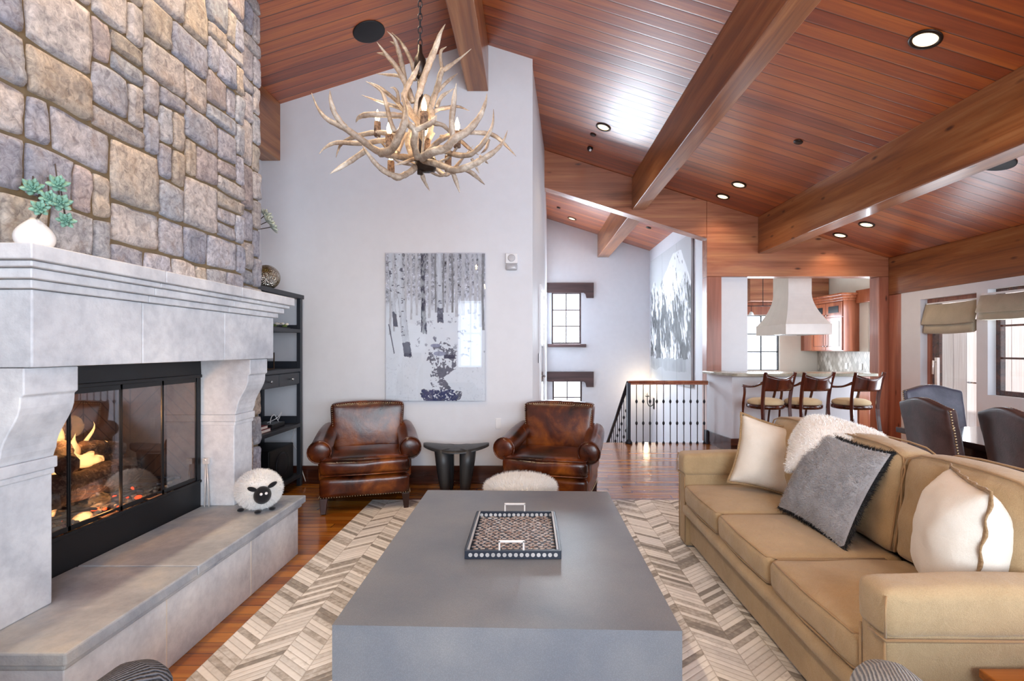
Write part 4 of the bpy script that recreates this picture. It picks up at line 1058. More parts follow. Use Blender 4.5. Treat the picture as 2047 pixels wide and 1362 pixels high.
# fluffy pouf
pf = thing('sheepskin_pouf', 'round pouf topped with pale fluffy sheepskin behind the coffee table', 'pouf', (-.062, 3.86, RZ0))
m = MB(); m.lathe([(.22, 0), (.24, .03), (.245, .2), (.235, .30), (.2, .33)], (-.062, 3.86, RZ0), 28); m.build('body', M['legwood'], pf)
m = MB(); pc = Vector((-.062, 3.86, .33)); m.ball(pc, 1, 28, 12, (.255, .255, .065))
def psurf(rr):
    a = rr.uniform(0, 2*math.pi); z = rr.uniform(-.2, 1); q_ = math.sqrt(1-z*z); v_ = Vector((q_*math.cos(a), q_*math.sin(a), z))
    return pc+Vector((v_.x*.255, v_.y*.255, v_.z*.065)), Vector((v_.x*.6, v_.y*.6, v_.z+.2))
fur(m, psurf, 9000, .042, .003, 8, .1); m.build('fleece', M['whitefur'], pf)

# ================================================================== SOFA
sf = thing('sofa', 'long tan linen slipcovered three-seat sofa on the right', 'sofa', (1.58, 2.57, RZ0))
SX0, SX1 = 1.09, 2.06; Y0, Y1, YA, YB = 1.53, 3.64, 1.655, 3.50
ln = M['linen']
m = MB(); m.soft((1.60, 2.575, .15), (.94, 2.05, .23), .02, 12, (.004, .004, 0), amp=.004, fr=3); m.build('base', ln, sf)
m = MB()
def roll(p): return p + Vector((mnoise.noise(Vector((1, p.y*4, 3)))*.008 if p.x < 0 else 0, 0, 0))
m.soft((1.50, 2.575, .272), (.84, 1.93, .085), .035, 14, (.012, 0, 0), amp=.004, fr=5, fn=roll); m.build('seat_deck', ln, sf)
m = MB(); m.tube([(1.128, 1.56, .226), (1.126, 2.5, .224), (1.128, 3.61, .226)], .004, 6); m.build('piping', M['piping'], sf)
cy = [YA, 2.27, 2.885, YB]
for i in range(3):
    a, b = cy[i]+.004, cy[i+1]-.004
    def cush(p, i=i):
        if p.x < -.25:
            w = mnoise.noise(Vector((p.y*16+i*9, p.z*5, 2)))*.007 + mnoise.noise(Vector((p.y*34, p.z*9, i)))*.003; p.x += w
        p.z += mnoise.noise(Vector((p.x*3+i*5, p.y*3, 4)))*.006; return p
    m = MB(); m.soft((1.40, (a+b)/2, .383), (.635, b-a, .135), .035, 18, (.010, .003, .020), amp=.003, fr=6, fn=cush); c_ = m.build('seat_cushion', ln, sf, subd=1)
    m = MB()
    for z in (.325, .442): m.tube([(1.62, a+.004, z), (1.13, a+.003, z), (1.094, a+.03, z), (1.083, (a+b)/2, z+.002), (1.094, b-.03, z), (1.13, b-.003, z), (1.62, b-.004, z)], .0045, 6)
    m.build('piping', M['piping'], c_)
# arms: padded cap over a straight panel
for ya, yb, s_ in ((Y0, YA, -1), (YB, Y1, 1)):
    yc = (ya+yb)/2; w = yb-ya
    m = MB(); m.soft((1.575, yc, .29), (.955, w, .545), .012, 10, (.0, .002, 0), amp=.003, fr=4); a_ = m.build('arm', ln, sf)
    def cap_(p):
        w_ = mnoise.noise(Vector((p.x*9, p.z*9, 5+s_)))*.006; p.z += mnoise.noise(Vector((p.x*3, p.y*3, 9)))*.008*(1 if p.z > 0 else 0)
        return p + Vector((0, w_ if abs(p.y) > .04 else 0, 0))
    m = MB(); m.soft((1.572, yc, .585), (.975, w+.018, .155), .032, 16, (.004, .004, .010), fn=cap_); c_ = m.build('arm_pad', ln, a_, subd=1)
    m = MB(); e = (ya-.012) if s_ < 0 else (yb+.012)
    m.tube([(1.083, yc, .512), (1.083, e, .512), (1.5, e-.0, .509), (2.05, e, .507)], .005, 6); m.tube([(1.084, e-s_*.002, .52), (1.082, e, .60), (1.09, e+s_*-.006, .645)], .0035, 6); m.build('stitched_seam', M['piping'], a_)
    m = MB(); m.tube([(1.095, ya+.006, .04), (1.093, ya+.006, .50)], .004, 6); m.tube([(1.095, yb-.006, .04), (1.093, yb-.006, .50)], .004, 6); m.build('piping', M['piping'], a_)
# back frame and back cushions
m = MB(); m.soft((1.98, 2.585, .42), (.16, 2.06, .80), .05, 12, (.006, 0, 0)); m.build('back_frame', ln, sf)
for i in range(3):
    a, b = cy[i]+.002, cy[i+1]-.002
    def bc(p, i=i):
        p.x += .16*(p.z+.24)*.9; p.z += .02*math.cos(p.y*4)
        w = mnoise.noise(Vector((p.y*5+i*3, p.z*9+i, 2)))*.015 + mnoise.noise(Vector((p.y*12+i*3, p.z*22+i, 5)))*.007
        if p.x < .06: p.x += w
        return p
    m = MB(); m.soft((1.725, (a+b)/2, .685), (.175, b-a, .46), .045, 20, (.05, .004, .012), amp=.007, fr=5, seed=i*7, fn=bc); c_ = m.build('back_cushion', ln, sf, subd=1)
    m = MB()
    for xo, in ((-.080,), (.082,)):
        pts = []
        for y_, z_ in ((-.5, -.44), (-.5, 0), (-.5, .44), (0, .49), (.5, .44), (.5, 0), (.5, -.44)):
            p = Vector((xo, y_*(b-a)*.965, z_*.48)); q_ = p.copy(); q_.x += .16*(p.z+.24)*.9; q_.z += .02*math.cos(p.y*4); pts.append(q_+Vector((1.725, (a+b)/2, .685)))
        m.tube(smoothpath(pts, 3), .0045, 6)
    m.build('piping', M['piping'], c_)
for x in (1.16, 1.98):
    for y in (1.62, 3.56):
        m = MB(); m.prism([(x-.028, .055), (x+.028, .055), (x+.02, RZ0), (x-.02, RZ0)], 'y', y-.026, y+.026); m.build('leg', M['legwood'], sf)

# ================================================================== PILLOWS
def pillow_pts(w, h, T, ears=.07, n=22, pinch=1.0, fn=None, wr=.012, seed=0):
    """returns front(u,v), back(u,v) functions in local XY plane, thickness on Z"""
    def f(u, v, s_):
        a, b = 2*u-1, 2*v-1
        x = a*w/2*(1-ears*(1-b*b)*(abs(a)**2)); y = b*h/2*(1-ears*(1-a*a)*(abs(b)**2))
        th = T/2*((1-abs(a)**2.6)*(1-abs(b)**2.6))**.55
        th *= 1 + .0
        w_ = mnoise.noise(Vector((a*2.3+seed, b*2.3, s_*3)))*wr + mnoise.noise(Vector((a*6+seed, b*6, s_*3+5)))*wr*.35
        e = min(1-abs(a), 1-abs(b))
        p = Vector((x, y, s_*(th + (w_ if e > .02 else 0)*min(1, e*4))))
        return fn(p) if fn else p
    return f
def frame3(ex, ey):
    ex = Vector(ex).normalized(); ey = Vector(ey); ez = ex.cross(ey).normalized(); ey = ez.cross(ex)
    return Matrix((ex, ey, ez)).transposed()
def pillow(name, lab, cat, c, ex, ey, w, h, T, mat, trim=None, furry=None, backmat=None, ears=.07, fn=None, wr=.012, seed=0, group=None, trimw=.012):
    q = frame3(ex, ey); c = Vector(c); f = pillow_pts(w, h, T, ears, fn=fn, wr=wr, seed=seed)
    t = thing(name, lab, cat, (c.x, c.y, c.z - h/2), 0, group)
    m = MB(); n = 26
    m.grid(n, n, lambda a, b: c + q @ f(a, b, 1))
    if not backmat: m.grid(n, n, lambda a, b: c + q @ f(a, b, -1))
    if furry:
        cnt, ln_, wd = furry
        def ps(rr):
            a, b = rr.uniform(.01, .99), rr.uniform(.01, .99)
            s_ = 1 if (backmat or rr.random() < .75) else -1
            p = f(a, b, s_); du = f(min(1, a+.01), b, s_)-f(max(0, a-.01), b, s_); dv = f(a, min(1, b+.01), s_)-f(a, max(0, b-.01), s_)
            nn_ = du.cross(dv)*s_; return c+q@p, q@nn_
        fur(m, ps, cnt, ln_, wd, seed+3, .25, .55)
    m.build('cover', mat, t)
    if backmat:
        m = MB(); m.grid(n, n, lambda a, b: c + q @ f(a, b, -1))
        def pb(rr):
            k = rr.random(); e_ = rr.choice([(k, 0), (k, 1), (0, k), (1, k)]); p = f(e_[0], e_[1], -1)
            return c+q@p, q@Vector((p.x, p.y, -.15))
        fur(m, pb, 4500, .030, .004, 5, .1); m.build('back_panel', backmat, t)
    if trim:
        m = MB(); N = 26; ring = []
        for (fx, fy) in [(i/N, 0) for i in range(N)] + [(1, i/N) for i in range(N)] + [(1-i/N, 1) for i in range(N)] + [(0, 1-i/N) for i in range(N)]: ring.append((fx, fy))
        vs = []; 
        for k, (a, b) in enumerate(ring):
            p = f(a, b, 1); p0 = Vector((p.x, p.y, p.z)); d_ = Vector((2*a-1 if a in (0, 1) else 0, 2*b-1 if b in (0, 1) else 0, 0))
            if d_.length < .1: d_ = Vector((2*a-1, 2*b-1, 0))
            wv = .006*math.sin(k*1.1)
            vs += [c+q@(p0-d_*.002+Vector((0, 0, .002))), c+q@(p0+d_*trimw+Vector((0, 0, wv+.003))), c+q@(p0+d_*trimw+Vector((0, 0, wv-.003))), c+q@(p0-d_*.002-Vector((0, 0, .002)))]
        n_ = len(ring); fs = []
        for k in range(n_):
            k2 = (k+1) % n_
            for j in range(4): fs.append((k*4+j, k2*4+j, k2*4+(j+1) % 4, k*4+(j+1) % 4))
        m.add(vs, fs, True); m.build('trim', trim, t)
    return t
# cream pillow at the far end
pillow('throw_pillow', 'cream linen pillow with ruffled corners leaning in the far corner of the sofa', 'pillow',
       (1.60, 3.27, .69), (1, -.25, -.24), (.30, .22, 1), .48, .46, .19, M['cream'], trim=M['braid'], ears=.11, seed=2, group='pillows on the sofa')
# grey furry pillow
A_, B_, D_ = Vector((1.482, 2.37, .475)), Vector((1.683, 2.36, .892)), Vector((1.448, 2.85, .505))
pillow('throw_pillow', 'grey furry pillow with black edge propped in the middle of the sofa', 'pillow',
       (A_+B_+D_-A_)/2 + Vector((.0, .0, .0)), A_-D_, B_-A_, .53, .50, .15, M['greyfur'], furry=(14000, .016, .0022), backmat=M['blackfur'], ears=.09, seed=9, group='pillows on the sofa')
# cream pillow by the near arm with braided edge
pillow('throw_pillow', 'plump cream pillow with brown braided seam tucked behind the near sofa arm', 'pillow',
       (1.60, 1.86, .685), (-.42, -1, -.05), (.12, .02, 1), .35, .47, .26, M['cream'], trim=M['braid'], ears=.05, wr=.010, seed=21, group='pillows on the sofa', trimw=.014)
# white fur throw folded over the cushions
th = thing('fur_throw', 'folded white fur throw draped over the back cushions of the sofa', 'throw', (1.68, 3.0, .9))
def thp(u_, v_, o_=0):
    # u along the drape (low end at the seat side, high end on the sofa back), v across
    P0 = Vector((1.50, 3.02, .655)).lerp(Vector((1.81, 2.66, .925)), v_)*1.0
    base = smoothpath([(1.470, 2.88, .64), (1.555, 2.70, .79), (1.645, 2.63, .862), (1.735, 2.52, .895)], 8)
    top = smoothpath([(1.60, 3.04, .90), (1.72, 3.06, .975), (1.86, 2.92, .965), (1.92, 2.68, .90)], 8)
    k = v_*(len(base)-1); i = int(min(k, len(base)-2)); fr_ = k-i
    a = base[i].lerp(base[i+1], fr_); b = top[i].lerp(top[i+1], fr_)
    return a, b
m = MB(); nu, nv = 28, 20; ring = []
def thsurf(v_, w_):
    a, b = thp(0, v_); ax = (b-a); h_ = ax.length; ax.normalize(); nrm = Vector((-.55, -.75, .35)); nrm = (nrm-ax*nrm.dot(ax)).normalized()
    an = 2*math.pi*w_; tz = .060 + .014*math.sin(v_*7)
    e = (math.sin(math.pi*(.06+.88*v_)))**.35
    return (a+b)/2 + ax*(h_/2+.01)*math.cos(an)*e + nrm*(tz*e*math.sin(an)*(1+.15*math.sin(an*3+v_*5)) + .012*mnoise.noise(Vector((v_*4, w_*6, 1))))
m.grid(nu, nv, lambda a, b: thsurf(a, b))
for e_ in (0, 1):
    n0 = len(m.v); m.add([thsurf(e_, k/nv) for k in range(nv)], [tuple(range(nv))], True)
def thf(rr):
    a, b = rr.random(), rr.random(); p = thsurf(a, b); du = thsurf(min(1, a+.01), b)-thsurf(max(0, a-.01), b); dv = thsurf(a, b+.01)-thsurf(a, b-.01)
    cen = (thp(0, a)[0]+thp(0, a)[1])/2; n_ = du.cross(dv); n_ = n_ if n_.dot(p-cen) > 0 else -n_; return p, n_
fur(m, thf, 12000, .016, .0024, 15, .2, .6); m.build('fur', M['whitefur'], th)

# ================================================================== NEAR CHAIRS (only their arm tops are in view)
def knit_chair(cx, cy_, s_, mat, lab):
    t = thing('knit_armchair', lab, 'armchair', (cx, cy_, 0), 0, 'grey knit armchairs near the camera')
    m = MB(); m.soft((cx, cy_, .27), (.60, .74, .30), .06, 8, (0, 0, .01)); m.build('seat', mat, t)
    for k in (-1, 1):
        x = cx+k*.34
        m = MB()
        def rd(p):
            if p.y > .3: p.z -= (p.y-.3)**2*1.5
            return p
        m.soft((x, cy_-.02, .352), (.16, .84, .53), .078, 12, (0, 0, .012), fn=rd); a_ = m.build('arm', mat, t)
        m = MB(); yy = cy_+.372
        m.tube([(x+s_*k*.0+.060, yy-.02, .12), (x+.068, yy-.015, .45), (x+.052, yy-.03, .55), (x, yy-.07, .575)], .005, 6); m.build('piping', M['black'], a_)
    m = MB(); m.soft((cx, cy_-.36, .40), (.60, .15, .66), .07, 10, (0, .02, .01)); m.build('backrest', mat, t)
    for x in (-.26, .26):
        for y in (-.3, .28): 
            m = MB(); m.tube([(cx+x, cy_+y, RZ0), (cx+x, cy_+y, .13)], [.014, .02], 10); m.build('leg', M['legwood'], t)
knit_chair(-1.325, .93, 1, M['knit_shaded'], 'grey knit armchair by the hearth, shade painted into its colour, only one arm top in view')
knit_chair(1.235, .93, -1, M['knit_grey'], 'grey knit armchair in front of the sofa arm, one arm top in view')
sd_ = thing('side_table', 'small orange-brown wood side table beside the near sofa arm', 'side table', (1.62, 1.415, 0))
ow_ = wood('honey_wood', ['#7a3f10', '#b0661e', '#d08a35'], 'x', .25, knots=False, coat=.4)
m = MB(); m.box(1.345, 1.95, 1.335, 1.497, .415, .443); m.build('top', ow_, sd_, bevel=.004)
for x in (1.62, 1.91):
    for y in (1.36, 1.47): m = MB(); m.box(x-.015, x+.015, y-.015, y+.015, 0, .415); m.build('leg', ow_, sd_)

# ================================================================== ART
def painted(name, W_, H_, nx, nz, colfn, place, th, mat, parent=None):
    """flat printed panel: a fine grid whose points carry the printed colour"""
    uu, vv = np.meshgrid(np.linspace(0, 1, nx+1), np.linspace(0, 1, nz+1), indexing='ij')
    col = colfn(uu, vv)
    me = bpy.data.meshes.new(name)
    V = [place(a, b, 0) for a, b in zip(uu.ravel(), vv.ravel())]
    F = [(i*(nz+1)+j, (i+1)*(nz+1)+j, (i+1)*(nz+1)+j+1, i*(nz+1)+j+1) for i in range(nx) for j in range(nz)]
    k = len(V); V += [place(a, b, th) for a, b in ((0, 0), (1, 0), (1, 1), (0, 1))]
    cn = [0, nx*(nz+1), nx*(nz+1)+nz, nz]
    F += [(k, k+1, k+2, k+3)]
    B = [[i*(nz+1) for i in range(nx+1)], [nx*(nz+1)+j for j in range(nz+1)], [i*(nz+1)+nz for i in range(nx, -1, -1)], [j for j in range(nz, -1, -1)]]
    for q, e in enumerate(B): F.append(tuple([k+q] + e + [k+(q+1) % 4]))
    o_ = parent.location if parent else Vector((0, 0, 0))
    me.from_pydata([tuple(Vector(p)-o_) for p in V], [], F); me.materials.append(mat)
    ca = me.color_attributes.new('paint', 'FLOAT_COLOR', 'POINT')
    full = np.ones((len(V), 4), np.float32)*.6; full[:k, :3] = col.reshape(-1, 3); full[:, 3] = 1
    ca.data.foreach_set('color', full.ravel())
    bm = bmesh.new(); bm.from_mesh(me); bmesh.ops.recalc_face_normals(bm, faces=bm.faces); bm.to_mesh(me); bm.free()
    o = bpy.data.objects.new(name, me); link(o)
    if parent: o.parent = parent
    return o
rs = np.random.RandomState(4)
def vnoise(x, y, seed=0):
    xi = np.floor(x).astype(int); yi = np.floor(y).astype(int); xf = x-xi; yf = y-yi
    T = np.random.RandomState(seed).rand(257, 257)
    g = lambda a, b: T[a % 257, b % 257]
    sx = xf*xf*(3-2*xf); sy = yf*yf*(3-2*yf)
    return (g(xi, yi)*(1-sx)+g(xi+1, yi)*sx)*(1-sy)+(g(xi, yi+1)*(1-sx)+g(xi+1, yi+1)*sx)*sy
def fbm(x, y, o=4, seed=0):
    s = 0; a = .5; t = 0
    for k in range(o): s = s+a*vnoise(x*2**k, y*2**k, seed+k); t += a; a *= .55
    return s/t
def birch(u, v):
    A = 1.49; y = v*A                                             # u right, v up
    snow = np.stack([np.full_like(u, .78), np.full_like(u, .84), np.full_like(u, .89)], -1)
    snow *= (.93+.1*fbm(u*6, y*6, 4, 3))[..., None]
    hz = .62 + .03*np.sin(u*9)+.02*fbm(u*20, u*0, 2, 5)
    back = fbm(u*60, y*40, 4, 11); stripes = fbm(u*45, y*2.2, 3, 13)
    tone = .13+.42*(back*.6+stripes*.6) + .18*(1-np.clip((v-hz)/.35, 0, 1))
    tw = np.abs(fbm(u*26, y*26, 3, 77)-.5); tone = np.where((tw < .018), tone+.35, tone)
    tone = np.where(back > .60, tone+.12, tone); tone = np.where(back < .34, tone-.22, tone)
    bk = np.stack([tone*.93, tone*.99, tone*1.10], -1)
    k = np.clip((v-hz)/.06, 0, 1)[..., None]; img = snow*(1-k)+bk*k
    dark = np.array([.045, .05, .09])
    def put(mask, c, a=1.0):
        nonlocal img
        m_ = (mask*a)[..., None]; img = img*(1-m_)+np.asarray(c)*m_
    bt = [(.045, .012, .45, 0), (.08, .010, .47, 0), (.20, .012, .52, 0), (.255, .010, .55, 0), (.31, .012, .58, 0), (.44, .012, .56, 0), (.62, .013, .60, 0), (.67, .01, .60, 1), (.71, .014, .57, 0), (.78, .017, .58, 0), (.85, .012, .6, 0), (.90, .014, .55, 0), (.95, .016, .50, 0), (.58, .008, .60, 1), (.50, .008, .6, 1), (.98, .012, .48, 1)]
    for x, w, b, dk in bt:
        msk = (np.abs(u-x-.004*np.sin(v*9+x*30)) < w) & (v > b)
        t_ = (.30 if dk else .62)+.3*(fbm(u*90, y*30, 3, int(x*100))-.5)
        img = np.where(msk[..., None], np.stack([t_*.95, t_, t_*1.06], -1)*.92, img)
    for x0, x1, w0, w1, b, dk in ((.13, .225, .035, .040, .295, 0), (.37, .385, .020, .030, .455, 1), (.535, .55, .028, .032, .53, 0), (.045, .10, .020, .022, .50, 0)):
        cx = x0+(x1-x0)*np.clip((1-v)/(1-b), 0, 1)**1.6; w = w0+(w1-w0)*np.clip((1-v)/(1-b), 0, 1)**3
        msk = (np.abs(u-cx) < w*(1+.25*(fbm(u*0, y*40, 3, 17)-.5))) & (v > b + .02*(fbm(u*90, y*0, 3, 19)-.4))
        nn = fbm(u*70, y*16, 4, 31 if dk else 37)
        t_ = (.24+.75*(nn-.42)) if dk else (.70+.35*(nn-.5)-.16*((u-cx)/w)**2)
        img = np.where(msk[..., None], np.stack([t_*.92, t_, t_*1.08], -1), img)
        if dk: put(msk & (nn < .5), dark, .8)
        else:
            sp = (fbm(u*24, y*42, 3, 51+int(x0*50)) > .70); put(msk & sp, dark, .85)
            put(msk & (v < b+.085+.03*fbm(u*50, y*9, 2, 9)), dark, .85)
    # stream
    cx = np.interp(v, [0, .06, .16, .22, .30, .36, .43], [.55, .56, .50, .57, .56, .60, .47])
    wd = np.interp(v, [0, .06, .10, .16, .22, .30, .36, .43], [.17, .19, .09, .07, .13, .12, .10, .02])
    st_ = fbm(u*16, y*22, 4, 71); fine = fbm(u*70, y*80, 3, 72)
    brk_ = fbm(u*55, y*48, 4, 73); msk = (np.abs(u-cx) < wd*(.5+1.0*st_)) & (v < .44) & (st_+fine*.45+brk_*.75 > (1.02+.14*np.clip(v/.4, 0, 1)))
    put(msk, dark+.10*np.clip(fine, 0, 1)[..., None], .92)
    put((v < .075) & (np.abs(u-.54) < .17*(.7+.6*st_)) & (fine > .40), np.array([.05, .06, .15]), .92)
    put((np.abs(v-.30) < .014) & (np.abs(u-.64) < .055), dark, .95)
    put((((u-.54)/.06)**2+((v-.32)/.016)**2 < 1), (.30, .33, .46), .9); put((((u-.50)/.05)**2+((v-.375)/.013)**2 < 1), (.28, .31, .44), .9)
    tw2 = (fbm(u*30, y*30, 4, 91) > .69) & (v > .3) & (v < .62) & (u > .3); put(tw2, (.25, .28, .35), .7)
    tw3 = (np.abs(fbm(u*20, y*20, 3, 95)-.5) < .008) & (v < .3) & ((u < .33) | (u > .7)); put(tw3, (.45, .5, .55), .5)
    put((np.abs(u-(.035+(.50-v)*.28)) < .005) & (v > .32) & (v < .52), dark, .9)
    return np.clip(img, 0.01, .97)
bi = thing('forest_print', 'tall glass-faced print of snowy birch woods with a stream, on the white wall', 'picture', (-.965, 5.185, .84))
BXa, BXb, BZa, BZb = -1.477, -.452, .859, 2.383
o = painted('print', 1, 1, 300, 420, birch, lambda a, b, d: (BXa+(BXb-BXa)*a, 5.170+d, BZa+(BZb-BZa)*b), .012, vcol('birch_print', .9, spec=0), bi)
m = MB(); m.box(BXa-.006, BXb+.006, 5.158, 5.168, BZa-.006, BZb+.006); m.build('glass_face', thinglass('acrylic_face', (.98, .985, 1, 1), .0), bi)
m = MB(); m.box(BXa+.05, BXb-.05, 5.184, 5.199, BZa+.05, BZb-.05); m.build('hanger', M['iron'], bi)

def mountain(u, v):
    """u from the far end to the near end, v up"""
    sky = .50+.12*fbm(u*3, v*3, 3, 5); A = .9
    ridge = .62+.30*np.clip(u/.62, 0, 1)**1.2 + .03*fbm(u*14, u*0, 4, 2) - .25*np.clip((u-.80)/.2, 0, 1)
    ridge = np.where(u < .25, .80-.28*np.abs(u-.10)/.15*.5+.05*fbm(u*20, u*0, 3, 8), ridge)
    n_ = fbm(u*9+v*2, v*5, 5, 21); st_ = fbm(u*34+v*7, v*9, 4, 23); rock = n_*.55+st_*.45
    thr = .40+.22*np.clip((v-.25)/.65, 0, 1)
    snow = .80+.12*fbm(u*20, v*20, 3, 3)
    dk = .06+.30*fbm(u*26, v*20, 3, 43)
    s3 = fbm(u*60+v*16, v*20, 4, 91); rock = rock*.6+s3*.4
    thr = .60-.19*np.clip((.92-v)/.5, 0, 1)+.05*np.clip((.35-v)/.3, 0, 1)
    f = snow+(dk-snow)*np.clip((rock-thr)/.05, 0, 1)
    gl = np.clip((rock-thr+.06)/.1, 0, 1); f = f*(1-.35*gl)
    f = np.where((v > .70+.1*np.sin(u*8)) & (rock < .60) & (u > .35), snow, f)
    f = np.where(v > ridge, sky, f)
    low = (v < .16+.05*fbm(u*8, u*0, 3, 61)); f = np.where(low, .26+.25*fbm(u*16, v*8, 3, 63), f)
    f = np.where(v < .07+.05*fbm(u*6, u*0, 2, 67), .45, f)
    f = np.clip(f, .03, .9); return np.stack([f*.97, f, f*1.04], -1)
mo = thing('mountain_triptych', 'large three-panel black and white snowy mountain print on the stair hall side wall', 'picture', (2.66, 9.5, .7))
mm = vcol('mountain_print', .6, spec=.15)
for a, b in ((0, .34), (.343, .70), (.703, 1)):
    ya, yb = 10.85-2.70*a, 10.85-2.70*b
    painted('panel', 1, 1, 90, 200, lambda u, v, a=a, b=b: mountain(a+(b-a)*u, v), lambda u, v, d, ya=ya, yb=yb: (2.645+d, ya+(yb-ya)*u, .76+2.53*v), .03, mm, mo)

# ---- small wall devices
al = thing('fire_alarm', 'white fire alarm strobe and speaker high on the wall right of the forest print', 'alarm', (-.178, 5.17, 2.19))
m = MB(); m.box(-.24, -.115, 5.165, 5.199, 2.28, 2.385); m.build('speaker_plate', M['white'], al, bevel=.006)
m = MB(); m.lathe([(.036, 0), (.038, .004), (.03, .006)], (0, 0, 0), 20); m.xf(Matrix.Translation((-.178, 5.165, 2.335)) @ Matrix.Rotation(H90, 4, 'X')); m.build('grille', plain('grille_grey', '#c2c2c6', .5), al)
m = MB(); m.soft((-.178, 5.178, 2.245), (.12, .042, .072), .02, 6); m.build('strobe', plain('strobe_lens', '#b5b6bb', .15), al)
m = MB(); m.box(-.345, -.285, 5.191, 5.199, .565, .675); o = m.build('wall_outlet', M['white'], bevel=.003); props(o, 'white wall outlet plate beside the right leather armchair', 'outlet')
m = MB(); m.box(px_on(6.2)+.001, px_on(6.2)+.010, 6.12, 6.22, 1.22, 1.34); o = m.build('light_switch', M['white'], bevel=.002); props(o, 'white light switch plate on the passage wall before the door', 'switch')
# wall sconce of the stair hall
sc = thing('wall_sconce', 'lit iron candle sconce on the stair hall wall seen through the railing', 'sconce', (2.62, 10.72, .2))
m = MB(); m.soft((2.678, 10.72, .22), (.022, .07, .24), .01, 6); m.tube(smoothpath([(2.67, 10.72, .2), (2.60, 10.72, .16), (2.55, 10.72, .22), (2.54, 10.72, .36)], 5), .009, 8); m.lathe([(.012, 0), (.045, .01), (.05, .02), (.02, .025), (.018, .05)], (2.54, 10.72, .36), 16); m.build('bracket', M['iron'], sc)
m = MB(); m.lathe([(.014, 0), (.014, .09)], (2.54, 10.72, .41), 12); m.build('candle', M['cream'], sc)
m = MB(); m.lathe([(.006, 0), (.018, .03), (.012, .06), (.002, .09)], (2.54, 10.72, .50), 12); m.build('bulb', M['bulb'], sc)
point('sconce_light', (2.50, 10.70, .56), 9, (1, .78, .5), .03)

# ================================================================== BAR AND STOOLS
bar = thing('breakfast_bar', 'white half-wall bar with green-grey granite counter before the kitchen', 'bar counter', (3.7, 7.05, 0))
m = MB(); m.prism([(2.64, 7.416), (2.735, 6.73), (4.42, 6.73), (4.42, 7.05), (2.87, 7.05), (2.87, 7.416)], 'z', 0.001, 1.03); m.build('half_wall', M['wall'], bar)
m = MB(); m.prism([(2.56, 7.38), (2.60, 7.05), (2.69, 6.61), (2.74, 6.58), (4.60, 6.58), (4.62, 6.62), (4.64, 7.12), (2.88, 7.12), (2.88, 7.415), (2.60, 7.415)], 'z', 1.031, 1.071); m.build('countertop', M['granite'], bar, bevel=.008)
m = MB(); m.prism([(2.612, 7.416), (2.71, 6.705), (4.42, 6.705), (4.42, 6.729), (2.733, 6.729), (2.638, 7.416)], 'z', 0.0012, .19); m.build('baseboard', M['base'], bar, bevel=.004)
m = MB(); m.box(4.422, 4.60, 6.74, 7.1, .001, 1.03); cb_ = m.build('end_cabinet', M['cherry'], bar, bevel=.004)
m = MB(); m.box(4.44, 4.585, 6.725, 6.739, .12, 1.0); m.build('door', M['cherry'], cb_, bevel=.006)

def stool(loc, rz, lab):
    t = thing('bar_stool', lab, 'bar stool', loc, rz, 'bar stools along the counter'); L = M['stoolwood']
    # local: sitter faces +Y, back at -Y
    m = MB(); m.lathe([(.205, 0), (.222, .012), (.222, .048), (.20, .055)], (0, 0, .655), 28); m.build('seat_frame', L, t, local=True)
    m = MB(); m.lathe([(.205, 0), (.214, .02), (.205, .045), (.16, .066), (.08, .076), (.01, .078)], (0, 0, .706), 28); m.build('seat_cushion', M['stool_pad'], t, local=True)
    for s_ in (-1, 1):
        m = MB(); P = smoothpath([(s_*.215, -.285, 0), (s_*.20, -.235, .30), (s_*.19, -.195, .66), (s_*.195, -.215, .9), (s_*.205, -.27, 1.115)], 4)
        m.tube(P, [.017+.008*min(1, i/6) for i in range(len(P))], 4, smooth=False); m.build('leg', L, t, local=True, bevel=.003)
        m = MB(); P = smoothpath([(s_*.20, .20, 0), (s_*.19, .19, .40), (s_*.20, .16, .66), (s_*.215, .13, .74), (s_*.222, .10, .84), (s_*.225, .10, .925)], 4)
        m.tube(P, [.017]*8+[.021]*(len(P)-8), 4, smooth=False); m.build('leg', L, t, local=True, bevel=.003)
        m = MB(); P = smoothpath([(s_*.225, .13, .93), (s_*.225, .02, .925), (s_*.215, -.10, .94), (s_*.205, -.215, .985)], 4); m.tube(P, [.022, .022, .022, .022, .020, .019, .018, .018, .018, .019, .021, .024, .027][:len(P)], 8, squash=(1, .7)); m.build('arm', L, t, local=True)
        m = MB(); m.tube([(s_*.205, -.24, .26), (s_*.192, .192, .26)], .012, 6); m.build('stretcher', L, t, local=True)
    m = MB(); m.tube([(-.192, .192, .20), (.192, .192, .20)], .013, 6); m.build('stretcher', L, t, local=True)
    def bs(u, v, o):
        x = -.20+.40*u; z = .885 + v*(.205-.055*math.sin(math.pi*u)) ; y = -.225-.045*v - .05*math.sin(math.pi*u)
        return Vector((x, y+o, z))
    m = MB(); m.grid(14, 6, lambda a, b: bs(a, b, 0)); m.grid(14, 6, lambda a, b: bs(a, b, .022)); m.grid(14, 1, lambda a, b: bs(a, 1, .022*b)); m.grid(14, 1, lambda a, b: bs(a, 0, .022*b)); m.build('backrest', L, t, local=True)
    return t
M['stool_pad'] = fabric('stool_seat_fabric', '#cdb48a', '#e3cfa8', .8, 300, .2)
for x, y, r_, lab in ((2.97, 6.28, 13, 'dark wooden bar stool with tan seat, leftmost at the counter'),
                      (3.44, 6.28, 12, 'dark wooden bar stool with tan seat, middle of the three at the counter'),
                      (4.02, 6.24, 13, 'dark wooden bar stool with tan seat, nearest the dark post')):
    stool((x, y, 0), math.radians(r_), lab)

